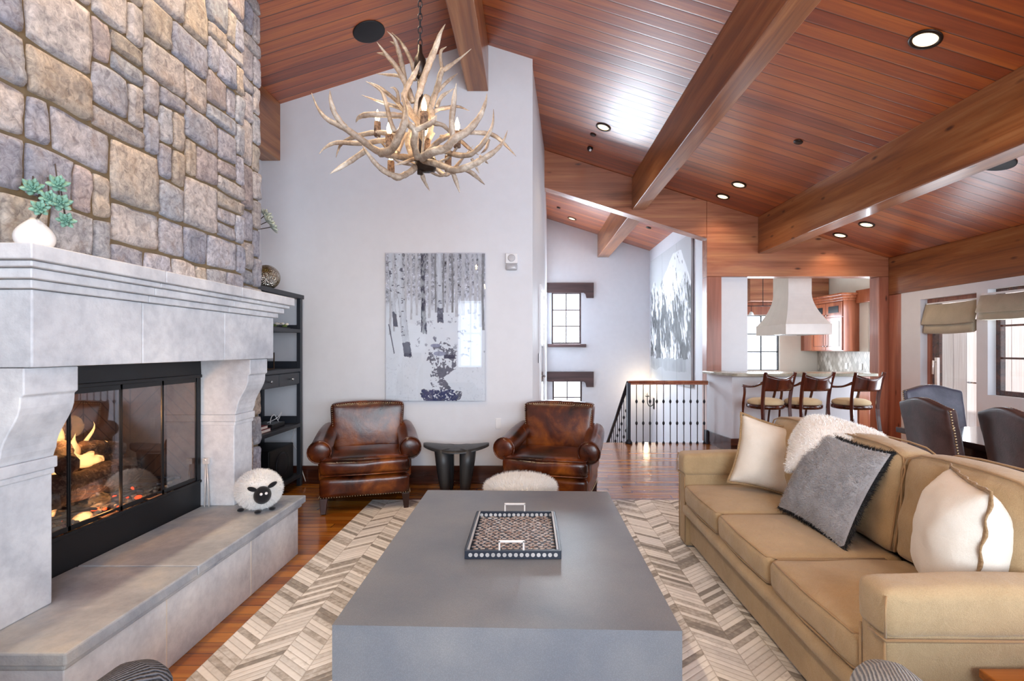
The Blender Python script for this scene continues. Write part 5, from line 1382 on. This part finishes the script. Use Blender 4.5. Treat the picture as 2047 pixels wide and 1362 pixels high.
# ================================================================== KITCHEN
hd_ = thing('range_hood', 'white flared plaster range hood hanging in the kitchen', 'range hood', (4.425, 8.415, 1.62))
hx, hy, ha, hb = .365, .515, .19, .255
prof = [(0, 0), (.0, .155)]
secs = [(1.0, 1.625), (1.0, 1.79)] + [(max(0, (1-t/10))**1.7*.94, 1.80+.50*(t/10)**1.05) for t in range(0, 11)] + [(0, 2.975)]
vs = []; 
for k, z in secs:
    ax, ay = ha+(hx-ha)*k, hb+(hy-hb)*k
    vs += [(4.425-ax, 8.415-ay, z), (4.425+ax, 8.415-ay, z), (4.425+ax, 8.415+ay, z), (4.425-ax, 8.415+ay, z)]
fs = [(i*4+j, i*4+(j+1) % 4, (i+1)*4+(j+1) % 4, (i+1)*4+j) for i in range(len(secs)-1) for j in range(4)] + [tuple(range((len(secs)-1)*4, len(secs)*4))]
m = MB(); m.add(vs, fs); m.build('canopy', M['plaster'], hd_)
m = MB(); m.box(4.425-hx+.03, 4.425+hx-.03, 8.415-hy+.03, 8.415+hy-.03, 1.64, 1.655); m.build('filter_panel', M['nickel'], hd_)
spot('hood_spot', (4.42, 8.3, 1.63), 12, WARM, 120)
isl = thing('kitchen_island', 'cherry wood island with granite top under the hood', 'island', (4.42, 8.4, 0))
m = MB(); m.box(4.02, 4.82, 7.85, 9.0, 0, .88); m.build('cabinet', M['cherry'], isl, bevel=.005)
m = MB(); m.box(3.98, 4.86, 7.80, 9.05, .881, .92); m.build('countertop', M['granite'], isl, bevel=.006)
# upper cabinet with glass-topped doors
uc = thing('wall_cabinet', 'cherry wall cabinet with small glass top doors and crown on the kitchen right wall', 'cabinet', (5.82, 9.5, 1.35))
m = MB(); m.box(5.66, 5.948, 9.0, 10.0, 1.35, 2.27); m.build('body', M['cherry'], uc, bevel=.004)
m = MB()
for k, (z0, z1, o_) in enumerate(((2.27, 2.31, .02), (2.31, 2.36, .05), (2.36, 2.40, .085))): m.box(5.66-o_, 5.948, 9.0-o_, 10.0, z0, z1)
m.build('crown_moulding', M['cherry'], uc, bevel=.006)
for y0, y1 in ((9.02, 9.50), (9.51, 9.98)):
    m = MB(); m.box(5.640, 5.659, y0, y1, 1.98, 2.25); d = m.build('door', M['cherry'], uc, bevel=.004)
    m = MB(); m.box(5.634, 5.6395, y0+.09, y1-.09, 2.06, 2.18); m.build('leaded_glass', M['black'], d)
    m = MB(); m.ball((5.625, y1-.04 if y0 < 9.3 else y0+.04, 2.02), .014, 8, 6); m.build('knob', M['nickel'], d)
    m = MB(); m.box(5.640, 5.659, y0, y1, 1.37, 1.97)
    d = m.build('door', M['cherry'], uc, bevel=.004)
    m = MB(); m.box(5.636, 5.6395, y0+.07, y0+.075, 1.44, 1.90); m.box(5.636, 5.6395, y1-.075, y1-.07, 1.44, 1.90); m.box(5.636, 5.6395, y0+.07, y1-.07, 1.44, 1.445); m.box(5.636, 5.6395, y0+.07, y1-.07, 1.895, 1.90); m.build('panel_groove', M['black'], d)
    m = MB(); m.ball((5.625, y1-.04 if y0 < 9.3 else y0+.04, 1.44), .014, 8, 6); m.build('knob', M['nickel'], d)
ac = thing('corner_cabinet', 'narrow reddish corner wall cabinet left of the glass-door cabinet', 'cabinet', (5.75, 10.15, 1.35))
m = MB(); m.prism([(5.70, 10.03), (5.948, 10.03), (5.948, 10.298), (5.60, 10.298), (5.60, 10.18)], 'z', 1.352, 2.22); m.build('body', M['cherry'], ac, bevel=.004)
# backsplash: diamonds above, small tiles below
bs_ = NM('diamond_tile', .35); g = bs_.n('NewGeometry'); sp = bs_.n('SeparateXYZ'); bs_.l(g.outputs['Position'], sp.inputs[0])
a1 = bs_.math('ADD', bs_.math('MULTIPLY', sp.outputs[1], 1.6), sp.outputs[2]); a2 = bs_.math('SUBTRACT', bs_.math('MULTIPLY', sp.outputs[1], 1.6), sp.outputs[2])
d1_, d2_ = bs_.math('DIVIDE', a1, .17), bs_.math('DIVIDE', a2, .17)
cv = bs_.n('CombineXYZ'); bs_.l(bs_.math('FLOOR', d1_), cv.inputs[0]); bs_.l(bs_.math('FLOOR', d2_), cv.inputs[1]); wn = bs_.n('TexWhiteNoise'); wn.noise_dimensions = '2D'; bs_.l(cv.outputs[0], wn.inputs['Vector'])
f1, f2 = bs_.math('FRACT', d1_), bs_.math('FRACT', d2_)
e_ = bs_.math('MINIMUM', bs_.math('MINIMUM', f1, bs_.math('SUBTRACT', 1.0, f1)), bs_.math('MINIMUM', f2, bs_.math('SUBTRACT', 1.0, f2)))
bs_.base(bs_.mix(bs_.ramp(e_, [(.03, (1, 1, 1, 1)), (.09, (0, 0, 0, 1))]), bs_.ramp(wn.outputs['Value'], [(0, lin('#8f8579')), (.5, lin('#bdb4aa')), (1, lin('#ddd6cd'))]), lin('#9d9489')))
m = MB(); m.box(5.935, 5.949, 7.7, 10.28, .92, 1.345)
o = m.build('tile_backsplash', bs_.m); props(o, 'diamond pattern stone tile backsplash below the kitchen wall cabinet', 'backsplash')
bc_ = thing('base_cabinet', 'cherry base cabinet run with granite top along the kitchen right wall', 'cabinet', (5.6, 9.0, 0))
m = MB(); m.box(5.36, 5.933, 7.7, 10.28, 0, .88); m.build('body', M['cherry'], bc_, bevel=.004)
m = MB(); m.box(5.33, 5.934, 7.68, 10.28, .881, .919); m.build('countertop', M['granite'], bc_, bevel=.005)
m = MB(); m.box(5.925, 5.934, 9.3, 9.38, 1.02, 1.13); o = m.build('wall_outlet', M['white'], bevel=.002); props(o, 'white outlet on the tile backsplash, farther one', 'outlet', 'backsplash outlets')
m = MB(); m.box(5.925, 5.934, 8.9, 8.98, 1.02, 1.13); o = m.build('wall_outlet', M['white'], bevel=.002); props(o, 'white outlet on the tile backsplash, nearer the window', 'outlet', 'backsplash outlets')
m = MB(); m.box(4.38, 5.94, 9.9, 10.1, 2.34, 2.84); o = m.build('kitchen_beam', M['beam_x'], bevel=.006); props(o, 'dark reddish beam across the back of the kitchen behind the hood', 'beam')
pr = thing('pendant_rail', 'thin iron light rail with small glass pendants in front of the kitchen beam', 'light fixture', (4.5, 9.4, 2.1))
m = MB(); m.tube([(4.05, 9.4, 2.20), (5.1, 9.4, 2.20)], .008, 6); m.tube([(4.40, 9.4, 2.20), (4.40, 9.4, 2.975)], .006, 6); m.build('rail', M['iron'], pr)
for x in (4.18, 4.95):
    m = MB(); m.tube([(x, 9.4, 2.19), (x, 9.4, 2.08)], .004, 6); m.build('cord', M['iron'], pr)
    m = MB(); m.lathe([(.015, .0), (.035, -.02), (.05, -.07), (.046, -.07), (.012, -.01)], (x, 9.4, 2.09), 16); m.build('shade', M['white'], pr)

# ================================================================== DINING TABLE AND CHAIRS
dt = thing('dining_table', 'dark glossy rectangular dining table behind the sofa', 'dining table', (3.72, 3.45, 0))
dk = wood('espresso_wood', ['#140a09', '#26120f', '#3a1d18'], 'y', .09, knots=False, coat=.6)
m = MB(); m.box(3.05, 4.35, 2.3, 4.16, .705, .75); m.build('top', dk, dt, bevel=.006)
m = MB(); m.box(3.12, 4.25, 2.40, 4.06, .60, .704); m.build('apron', dk, dt)
for y in (2.75, 3.72):
    m = MB(); m.box(3.4, 3.97, y-.08, y+.08, .09, .6); m.box(3.22, 4.15, y-.1, y+.1, 0, .09); m.build('pedestal', dk, dt, bevel=.01)
def dchair(loc, rz, lab, mat, tilt=.17):
    """local: sitter faces +Y"""
    t = thing('dining_chair', lab, 'dining chair', loc, rz, 'nailhead leather dining chairs')
    m = MB(); m.soft((0, .02, .425), (.50, .50, .13), .04, 10, (0, 0, .012)); m.build('seat', mat, t, local=True)
    def bf(p):
        z = p.z+.36; p.y -= tilt*z; p.x *= 1+.10*z
        if p.z > .2: p.z += .045*math.cos(min(1, abs(p.x)/.29)*math.pi)*.6
        p.y += .03*(1-(p.x/.3)**2)*-1
        return p
    m = MB(); m.soft((0, -.20, .70), (.50, .075, .66), .022, 16, (0, .008, 0), fn=bf); b_ = m.build('backrest', mat, t, local=True, subd=1)
    m = MB()
    def bp(x, z, o): return bf(Vector((x, o, z)))+Vector((0, -.20, .70))
    for k in range(34):
        z = -.30+.615*k/33
        for x in (-.252, .252): m.ball(bp(x, z, -.016), .0078, 6, 4)
    for k in range(26):
        x = -.236+.472*k/25
        m.ball(bp(x, .325, .015), .0062, 6, 4)
    m.build('nailhead_trim', M['nail'], b_, local=True)
    for x in (-.21, .21):
        for y, f in ((.22, 0), (-.2, -.07)):
            m = MB(); m.tube([(x, y, .38), (x, y+f, 0)], [.024, .016], 4, smooth=False); m.build('leg', M['legwood'], t, local=True)
    return t
lb = leather('aubergine_leather', '#2c1d1c', '#452f2d', '#5a4340', .5)
lg = leather('slate_leather', '#3a3a4a', '#50505f', '#6a6878', .4)
dchair((3.11, 3.47, 0), -H90 + math.radians(-8), 'dark brown nailhead dining chair with its back to the sofa, farther of the two', lb)
dchair((3.13, 2.84, 0), -H90 + math.radians(-14), 'dark brown nailhead dining chair with its back to the sofa, cut by the picture edge', lb)
dchair((3.84, 4.44, 0), math.pi, 'slate blue-grey nailhead dining chair at the head of the table', lg)
dchair((4.42, 3.42, 0), H90, 'reddish brown nailhead dining chair on the far long side of the table', lb)

# roman shades
def shade(y0, y1, zt, zb, x, lab):
    t = thing('roman_shade', lab, 'window shade', (x, (y0+y1)/2, zb), group='roman shades on the dining windows')
    def sf_(prof, ya, yb):
        m = MB(); n = len(prof)
        for side in (0, 1): pass
        vs = []
        for k in range(13):
            y = ya+(yb-ya)*k/12
            for (px_, pz_) in prof: vs.append((px_+.006*math.sin(k*1.3), y, pz_ - .012*math.sin(math.pi*k/12)))
        fs = [(k*n+j, (k+1)*n+j, (k+1)*n+(j+1) % n, k*n+(j+1) % n) for k in range(12) for j in range(n)]
        m.add(vs, fs, True); m.add([vs[j] for j in range(n)], [tuple(range(n))]); m.add([vs[12*n+j] for j in range(n)], [tuple(range(n))]); return m
    h = zt-zb
    sf_([(x, zt), (x-.035, zt), (x-.10, zt-h*.66), (x-.09, zt-h*.70), (x-.075, zt-h*.66), (x-.01, zt-.02)], y0, y1).build('upper_fold', M['shade'], t)
    sf_([(x-.02, zt-h*.60), (x-.07, zt-h*.66), (x-.085, zt-h*.97), (x-.06, zb), (x-.03, zt-h*.94)], y0+.02, y1-.02).build('lower_fold', M['shade'], t)
    m = MB(); m.box(x-.03, x+.002, y0+.005, y1-.005, zt, zt+.02); m.build('headrail', M['white'], t)
    return t
shade(5.99, 6.78, 1.99, 1.60, 5.415, 'tan linen roman shade pulled up in the tall dining window by the post')
shade(5.05, 5.86, 2.02, 1.73, 5.325, 'tan linen roman shade pulled up over the window at the right picture edge')

# ================================================================== CEILING FITTINGS
def tilt_to_ceiling(x): return math.atan(.315) if x > -.53 else -math.atan(.315)
def canlight(x, y, r, lab, lit=True, watt=26, name='recessed_light', grp='recessed ceiling lights'):
    z = cz(x); t = thing(name, lab, 'ceiling light', (x, y, z), group=grp)
    q = Matrix.Rotation(tilt_to_ceiling(x), 4, 'Y'); T = Matrix.Translation((x, y, z)) @ q
    m = MB(); m.lathe([(r*.74, -.001), (r*.78, -.012), (r, -.008), (r, .002), (r*.72, .002)], (0, 0, 0), 32, cap=False); m.xf(T); m.build('trim_ring', M['bronze'], t)
    m = MB(); m.lathe([(r*.74, .0), (r*.74, -.003), (.001, -.004)], (0, 0, 0), 32); m.xf(T); m.build('lens', M['can_glow'] if lit else M['black'], t)
    if lit and watt: spot('downlight', (x, y, z-.03), watt, WARM, 125, .8, .06)
    return t
M['bronze'] = plain('bronze_trim', '#2e2420', .4, .5)
cans = [(2.76, 3.48, .10, 'lit recessed ceiling light, largest, at the upper right between two beams'),
        (.92, 6.17, .095, 'lit recessed ceiling light in the bright bay next to the white wall top'),
        (2.76, 6.57, .095, 'lit recessed ceiling light above the bar bay, farther to the right of its pair'),
        (2.75, 7.09, .095, 'lit recessed ceiling light above the bar bay, nearest the header'),
        (4.43, 6.56, .095, 'lit recessed ceiling light in the bay beside the dining windows, right of its pair'),
        (4.45, 7.15, .095, 'lit recessed ceiling light in the bay beside the dining windows, left of its pair'),
        (.91, 10.53, .095, 'lit recessed ceiling light deep inside the stair hall ceiling')]
for x, y, r, lab in cans: canlight(x, y, r, lab, watt=22 if y < 9 else 7)
for x, y, w_ in ((-1.52, 1.0, 'near end'), (-1.52, 2.1, 'middle'), (-1.52, 3.2, 'far end')): canlight(x, y, .095, 'lit recessed ceiling light beside the stone chimney, above the %s of the hearth' % w_, watt=95)
canlight(2.76, 1.4, .095, 'lit recessed ceiling light in the bay over the near end of the sofa', watt=40)
canlight(1.0, .6, .095, 'lit recessed ceiling light between ridge beam and middle beam, over the near grey knit armchairs', watt=40)
def disc(name, lab, cat, x, y, r, mat, grp=None, h=.012):
    z = cz(x); m = MB(); m.lathe([(r, .0), (r, -h*.6), (r*.93, -h), (.001, -h*.9)], (0, 0, 0), 36); m.xf(Matrix.Translation((x, y, z)) @ Matrix.Rotation(tilt_to_ceiling(x), 4, 'Y'))
    o = m.build(name, mat); props(o, lab, cat, grp); return o
spk = plain('speaker_grille', '#141419', .6, bumps=(400, .4, .001))
disc('ceiling_speaker', 'round black ceiling speaker left of the chandelier chain', 'speaker', -1.46, 4.57, .145, spk)
disc('ceiling_speaker', 'round black ceiling speaker at the right edge, partly behind the beam', 'speaker', 4.24, 4.54, .145, spk)
disc('sprinkler_cover', 'small dark round sprinkler cover in the middle ceiling bay', 'sprinkler', 2.79, 5.18, .045, M['bronze'])
disc('sprinkler_cover', 'small dark round cover just below the recessed light in the bright bay', 'sprinkler', .83, 6.45, .038, M['bronze'])
disc('sprinkler_cover', 'small dark round cover in the stair hall ceiling right of the beam', 'sprinkler', 2.28, 9.52, .05, M['bronze'])
disc('sprinkler_cover', 'small dark round cover in the stair hall ceiling left of the beam', 'sprinkler', .60, 10.05, .04, M['bronze'])
ey = thing('eyeball_spotlight', 'tiny black eyeball spotlight with pale lens near the header beam', 'ceiling light', (.84, 6.86, cz(.84)))
m = MB(); m.ball((.84, 6.86, cz(.84)-.015), .04, 16, 10); m.build('housing', M['black'], ey)
m = MB(); m.ball((.842, 6.838, cz(.84)-.044), .018, 12, 8); m.build('lens', M['white'], ey)

# ================================================================== ANTLER CHANDELIER
ANTLERS=[
 ('m',[(-0.033, 0, 0.131), (-0.098, -0.1, 0.1), (-0.151, -0.2, 0.086), (-0.191, -0.28, 0.101), (-0.26, -0.3, 0.145), (-0.33, -0.3, 0.18), (-0.379, -0.28, 0.236), (-0.425, -0.24, 0.324)],0.018),
 ('t',[(-0.251, -0.3, 0.142), (-0.287, -0.32, 0.188), (-0.299, -0.34, 0.23), (-0.305, -0.34, 0.284)],0.014),
 ('m',[(-0.138, -0.18, 0.084), (-0.073, -0.24, 0.076), (-0.033, -0.28, 0.113), (-0.001, -0.3, 0.168), (-0.003, -0.28, 0.236), (-0.032, -0.24, 0.327)],0.022),
 ('t',[(-0.052, -0.27, 0.14), (-0.073, -0.26, 0.192), (-0.102, -0.22, 0.283), (-0.138, -0.18, 0.364), (-0.218, -0.14, 0.428)],0.012),
 ('m',[(-0.013, 0, 0.092), (-0.04, -0.08, 0.027), (-0.073, -0.15, -0.012), (-0.132, -0.2, 0.006), (-0.181, -0.22, 0.06), (-0.215, -0.2, 0.11)],0.017),
 ('t',[(-0.202, -0.2, 0.086), (-0.26, -0.25, 0.015), (-0.329, -0.28, -0.046)],0.015),
 ('m',[(-0.125, 0.1, 0.273), (-0.251, 0.2, 0.341), (-0.4, 0.28, 0.357), (-0.496, 0.3, 0.32), (-0.526, 0.3, 0.246)],0.016),
 ('m',[(-0.125, 0.05, 0.232), (-0.227, 0.12, 0.264), (-0.351, 0.2, 0.283), (-0.499, 0.25, 0.307), (-0.558, 0.25, 0.285), (-0.598, 0.25, 0.247)],0.016),
 ('m',[(-0.013, 0, 0.125), (0.12, -0.15, 0.043), (0.199, -0.22, -0.008), (0.276, -0.26, -0.003), (0.361, -0.28, 0.036), (0.412, -0.25, 0.096), (0.435, -0.2, 0.177)],0.019),
 ('t',[(0.184, -0.2, 0.003), (0.202, -0.2, -0.042), (0.218, -0.18, -0.096)],0.013),
 ('t',[(0.227, -0.2, 0.013), (0.277, -0.16, -0.004), (0.326, -0.12, -0.04)],0.013),
 ('t',[(0.264, -0.1, 0.087), (0.28, -0.1, 0.055), (0.298, -0.1, 0.02)],0.009),
 ('t',[(0.312, -0.2, 0.061), (0.35, -0.22, 0.02)],0.008),
 ('m',[(0.029, -0.1, 0.093), (0.108, -0.25, 0.061), (0.176, -0.3, 0.058), (0.214, -0.32, 0.087), (0.263, -0.3, 0.127), (0.314, -0.28, 0.195), (0.34, -0.25, 0.274), (0.345, -0.22, 0.331)],0.022),
 ('t',[(0.208, -0.31, 0.088), (0.205, -0.33, 0.155), (0.216, -0.34, 0.241), (0.226, -0.34, 0.315)],0.016),
 ('m',[(0.08, 0, 0.185), (0.161, -0.05, 0.131), (0.245, -0.1, 0.105), (0.298, -0.12, 0.13), (0.336, -0.12, 0.18), (0.362, -0.1, 0.252), (0.364, -0.08, 0.329)],0.016),
 ('m',[(0.138, 0.1, 0.301), (0.231, 0.25, 0.362), (0.323, 0.3, 0.374), (0.375, 0.3, 0.343), (0.42, 0.28, 0.29), (0.462, 0.25, 0.234)],0.015),
 ('t',[(0.327, 0.1, 0.259), (0.315, 0.08, 0.207), (0.291, 0.05, 0.171)],0.009),
 ('m',[(0.01, -0.1, 0.093), (0.015, -0.2, 0.116), (0.032, -0.25, 0.155), (-0.003, -0.25, 0.191), (-0.024, -0.22, 0.25), (-0.055, -0.18, 0.302)],0.019),
 ('t',[(0.032, -0.25, 0.155), (0.1, -0.27, 0.176), (0.119, -0.27, 0.193), (0.131, -0.27, 0.214)],0.015),
 ('t',[(0.113, -0.26, 0.183), (0.157, -0.24, 0.18), (0.187, -0.2, 0.152)],0.012),
 ('m',[(-0.041, -0.15, 0.264), (-0.117, -0.17, 0.261), (-0.2, -0.18, 0.256), (-0.237, -0.18, 0.244), (-0.255, -0.17, 0.226)],0.016),
 ('m',[(-0.033, 0, 0.403), (-0.072, 0, 0.496), (-0.107, -0.02, 0.558), (-0.151, -0.05, 0.606), (-0.187, -0.08, 0.647)],0.017),
 ('t',[(-0.124, -0.03, 0.582), (-0.157, -0.03, 0.614), (-0.205, -0.02, 0.631)],0.01),
 ('m',[(-0.058, 0.05, 0.441), (-0.087, 0.06, 0.528), (-0.101, 0.06, 0.609), (-0.116, 0.04, 0.679), (-0.134, 0.02, 0.727), (-0.162, 0, 0.749)],0.016),
 ('t',[(-0.119, 0.04, 0.692), (-0.136, 0.04, 0.711), (-0.158, 0.04, 0.723)],0.008),
 ('m',[(-0.049, 0.1, 0.563), (-0.059, 0.1, 0.639), (-0.095, 0.12, 0.72), (-0.135, 0.14, 0.788), (-0.182, 0.16, 0.842)],0.014),
 ('m',[(-0.066, -0.05, 0.379), (-0.057, -0.06, 0.425), (-0.019, -0.06, 0.497), (-0.004, -0.04, 0.547), (0.008, -0.02, 0.6)],0.016),
 ('m',[(-0.026, 0, 0.324), (-0.006, 0, 0.43), (0.025, -0.02, 0.518), (0.061, -0.04, 0.586), (0.096, -0.07, 0.646), (0.116, -0.09, 0.684), (0.143, -0.12, 0.705)],0.02),
 ('m',[(-0.003, 0.05, 0.482), (0.007, 0.05, 0.577), (0.035, 0.06, 0.671)],0.012),
 ('m',[(0.017, 0.05, 0.333), (0.049, 0.06, 0.433), (0.072, 0.08, 0.525), (0.086, 0.1, 0.604), (0.11, 0.1, 0.622), (0.169, 0.12, 0.678), (0.233, 0.14, 0.746)],0.018),
 ('t',[(0.093, 0.1, 0.611), (0.082, 0.1, 0.673), (0.088, 0.09, 0.707), (0.117, 0.08, 0.722)],0.011),
 ('t',[(0.072, 0.08, 0.497), (0.114, 0.12, 0.567), (0.162, 0.15, 0.625)],0.011),
 ('t',[(0.065, 0.08, 0.415), (0.084, 0.13, 0.495), (0.14, 0.18, 0.563)],0.012),
 ('m',[(0.037, 0.05, 0.36), (0.065, 0.08, 0.402), (0.11, 0.1, 0.422), (0.168, 0.13, 0.443), (0.223, 0.15, 0.431)],0.013),
 ('m',[(-0.092, 0.08, 0.388), (-0.138, 0.1, 0.453), (-0.199, 0.12, 0.511), (-0.254, 0.14, 0.556), (-0.31, 0.15, 0.581)],0.013),
 ('t',[(-0.129, 0.09, 0.437), (-0.13, 0.08, 0.484), (-0.144, 0.07, 0.506), (-0.162, 0.06, 0.504)],0.01),
 ('m',[(-0.102, 0.12, 0.421), (-0.166, 0.15, 0.456), (-0.251, 0.2, 0.502), (-0.368, 0.25, 0.563)],0.012),
 ('m',[(-0.088, 0.12, 0.56), (-0.144, 0.15, 0.611), (-0.209, 0.18, 0.634), (-0.272, 0.2, 0.651)],0.01),
 ('m',[(-0.013, 0, 0.105), (-0.0, 0.02, 0.072), (0.012, 0.04, 0.032), (0.035, 0.06, -0.012)],0.014),
 ('m',[(-0.015, -0.02, 0.121), (-0.046, -0.08, 0.082), (-0.09, -0.12, 0.051)],0.011),
 ('m',[(0.027, 0.1, 0.163), (0.054, 0.14, 0.129), (0.093, 0.16, 0.104), (0.129, 0.2, 0.143), (0.174, 0.24, 0.216), (0.228, 0.28, 0.305)],0.015),
 ('m',[(0.034, 0, 0.43), (0.005, -0.02, 0.314), (-0.013, 0, 0.231), (-0.009, 0, 0.125)],0.024),
 ('m',[(-0.079, 0, 0.43), (-0.034, -0.05, 0.327), (0.007, -0.06, 0.27), (0.014, 0, 0.218)],0.02),
 ('m',[(-0.085, 0.05, 0.279), (-0.114, 0.06, 0.216), (-0.125, 0.05, 0.178)],0.018),
 ('m',[(0.051, 0.05, 0.279), (0.017, 0.05, 0.218), (-0.01, 0.02, 0.132)],0.02),
 ('m',[(0.026, 0.04, 0.416), (0.056, 0.02, 0.346), (0.043, 0.02, 0.266), (0.016, 0.02, 0.186)],0.018),
 ('m',[(-0.056, 0.1, 0.328), (-0.083, 0.1, 0.246), (-0.044, 0.05, 0.144)],0.02),
 ('m',[(0.082, 0.1, 0.273), (0.158, 0.15, 0.287), (0.225, 0.18, 0.243), (0.266, 0.2, 0.222)],0.014),
 ('m',[(0.153, 0, 0.244), (0.118, -0.1, 0.176), (0.063, -0.08, 0.139), (0.001, 0, 0.125)],0.016),
]
CANDLES=[(-0.275, 0.22, 0.374), (-0.117, -0.12, 0.161), (0.057, -0.18, 0.238), (0.188, -0.05, 0.207), (-0.156, 0.05, 0.103), (0.128, 0.05, 0.127), (0.03, 0.02, 0.199)]
ch = thing('antler_chandelier', 'large antler chandelier with candle bulbs hanging on a chain from the ridge beam', 'chandelier', (-.53, 2.44, 2.2))
O = Vector((-.53, 2.44, 2.2))
an = NM('antler_bone', .5); g = an.n('TexCoord'); co = g.outputs['Object']
mp_ = an.coord('Object', (1, 1, 1)); n1 = an.noise(co, 9, 5, .6, .4); n2 = an.noise(co, 70, 4, .6, .5)
c = an.ramp(n1, [(.30, lin('#6b5848')), (.50, lin('#a09080')), (.70, lin('#cbc2b4'))]); c = an.mix(.45, c, an.ramp(n2, [(.36, (.34, .31, .29, 1)), (.58, (1.05, 1.05, 1.05, 1))]), 'MULTIPLY')
an.base(c); an.bump(n2, .5, .006)
parts = []; last = None
for kind, P, r in ANTLERS:
    m = MB() if kind == 'm' or last is None else last
    pts = smoothpath([O+Vector(p) for p in P], 5); n = len(pts)
    rr_ = []
    for i in range(n):
        t_ = i/(n-1)
        rr_.append(max(.0012, r*.86*(1-.22*t_)*(1 if t_ < .55 else max(0.03, 1-((t_-.55)/.45)**1.5*.96)))*(1+.06*math.sin(i*1.7+r*900)))
    if kind == 'm' and len(P) <= 4 and r >= .016 and P[-1][2] < .25: rr_ = [r*.8*(1-.1*abs(i/(n-1)-.5)) for i in range(n)]
    m.tube(pts, rr_, 9, rough=.07)
    if kind == 'm': parts.append(m); last = m
for m in parts: m.build('antler', an.m, ch)
m = MB(); m.lathe([(.01, 0), (.03, .01), (.028, .09), (.012, .12), (.009, .16)], O+Vector((0, 0, .52)), 14); m.tube([O+Vector((0, 0, .05)), O+Vector((0, 0, .60))], .014, 10); m.lathe([(.01, -.05), (.045, -.04), (.055, .0), (.04, .03), (.01, .04)], O+Vector((.03, 0, .11)), 16); m.build('hub', M['bronze'], ch)
brk = NM('candle_bark', .9); cc = brk.coord(); bb = brk.noise(cc, 60, 4, .6); brk.base(brk.ramp(bb, [(.35, lin('#3c2a22')), (.6, lin('#8a705c'))])); brk.bump(bb, 1, .01)
for k, (x, y, z) in enumerate(CANDLES):
    c0 = O+Vector((x, y, z))
    m = MB(); m.tube([c0+Vector((0, 0, -.045)), c0+Vector((0, 0, -.02)), c0+Vector((0, 0, .03))], [.017, .018, .017], 12, rough=.08); h_ = m.build('candle_sleeve', brk.m, ch)
    m = MB(); m.lathe([(.006, 0), (.0125, .018), (.011, .036), (.005, .055), (.001, .066)], c0+Vector((0, 0, .032)), 12); m.build('bulb', M['bulb'], ch)
    m = MB(); Q = smoothpath([c0+Vector((0, 0, -.045)), c0*.7+(O+Vector((0, 0, .05)))*.3+Vector((0, 0, -.05)), O+Vector((0, 0, .09))], 4); m.tube(Q, .006, 6); m.build('support_arm', an.m, h_)
    point('candle_light', c0+Vector((0, 0, .085)), 1.3, (1, .66, .34), .015)
m = MB(); z = O.z+.66; k = 0
while z < 4.055:
    pts = []
    for i in range(13):
        a = 2*math.pi*i/12; w_, h_ = .0095*math.cos(a), .020*math.sin(a)
        pts.append((O.x+(w_ if k % 2 else 0), O.y+(0 if k % 2 else w_), z+h_))
    m.tube(pts, .0026, 6, cap=False); z += .0315; k += 1
m.lathe([(.05, -.02), (.055, -.002), (.055, 0)], (O.x, O.y, 4.072), 20)
m.build('chain', M['iron'], ch)
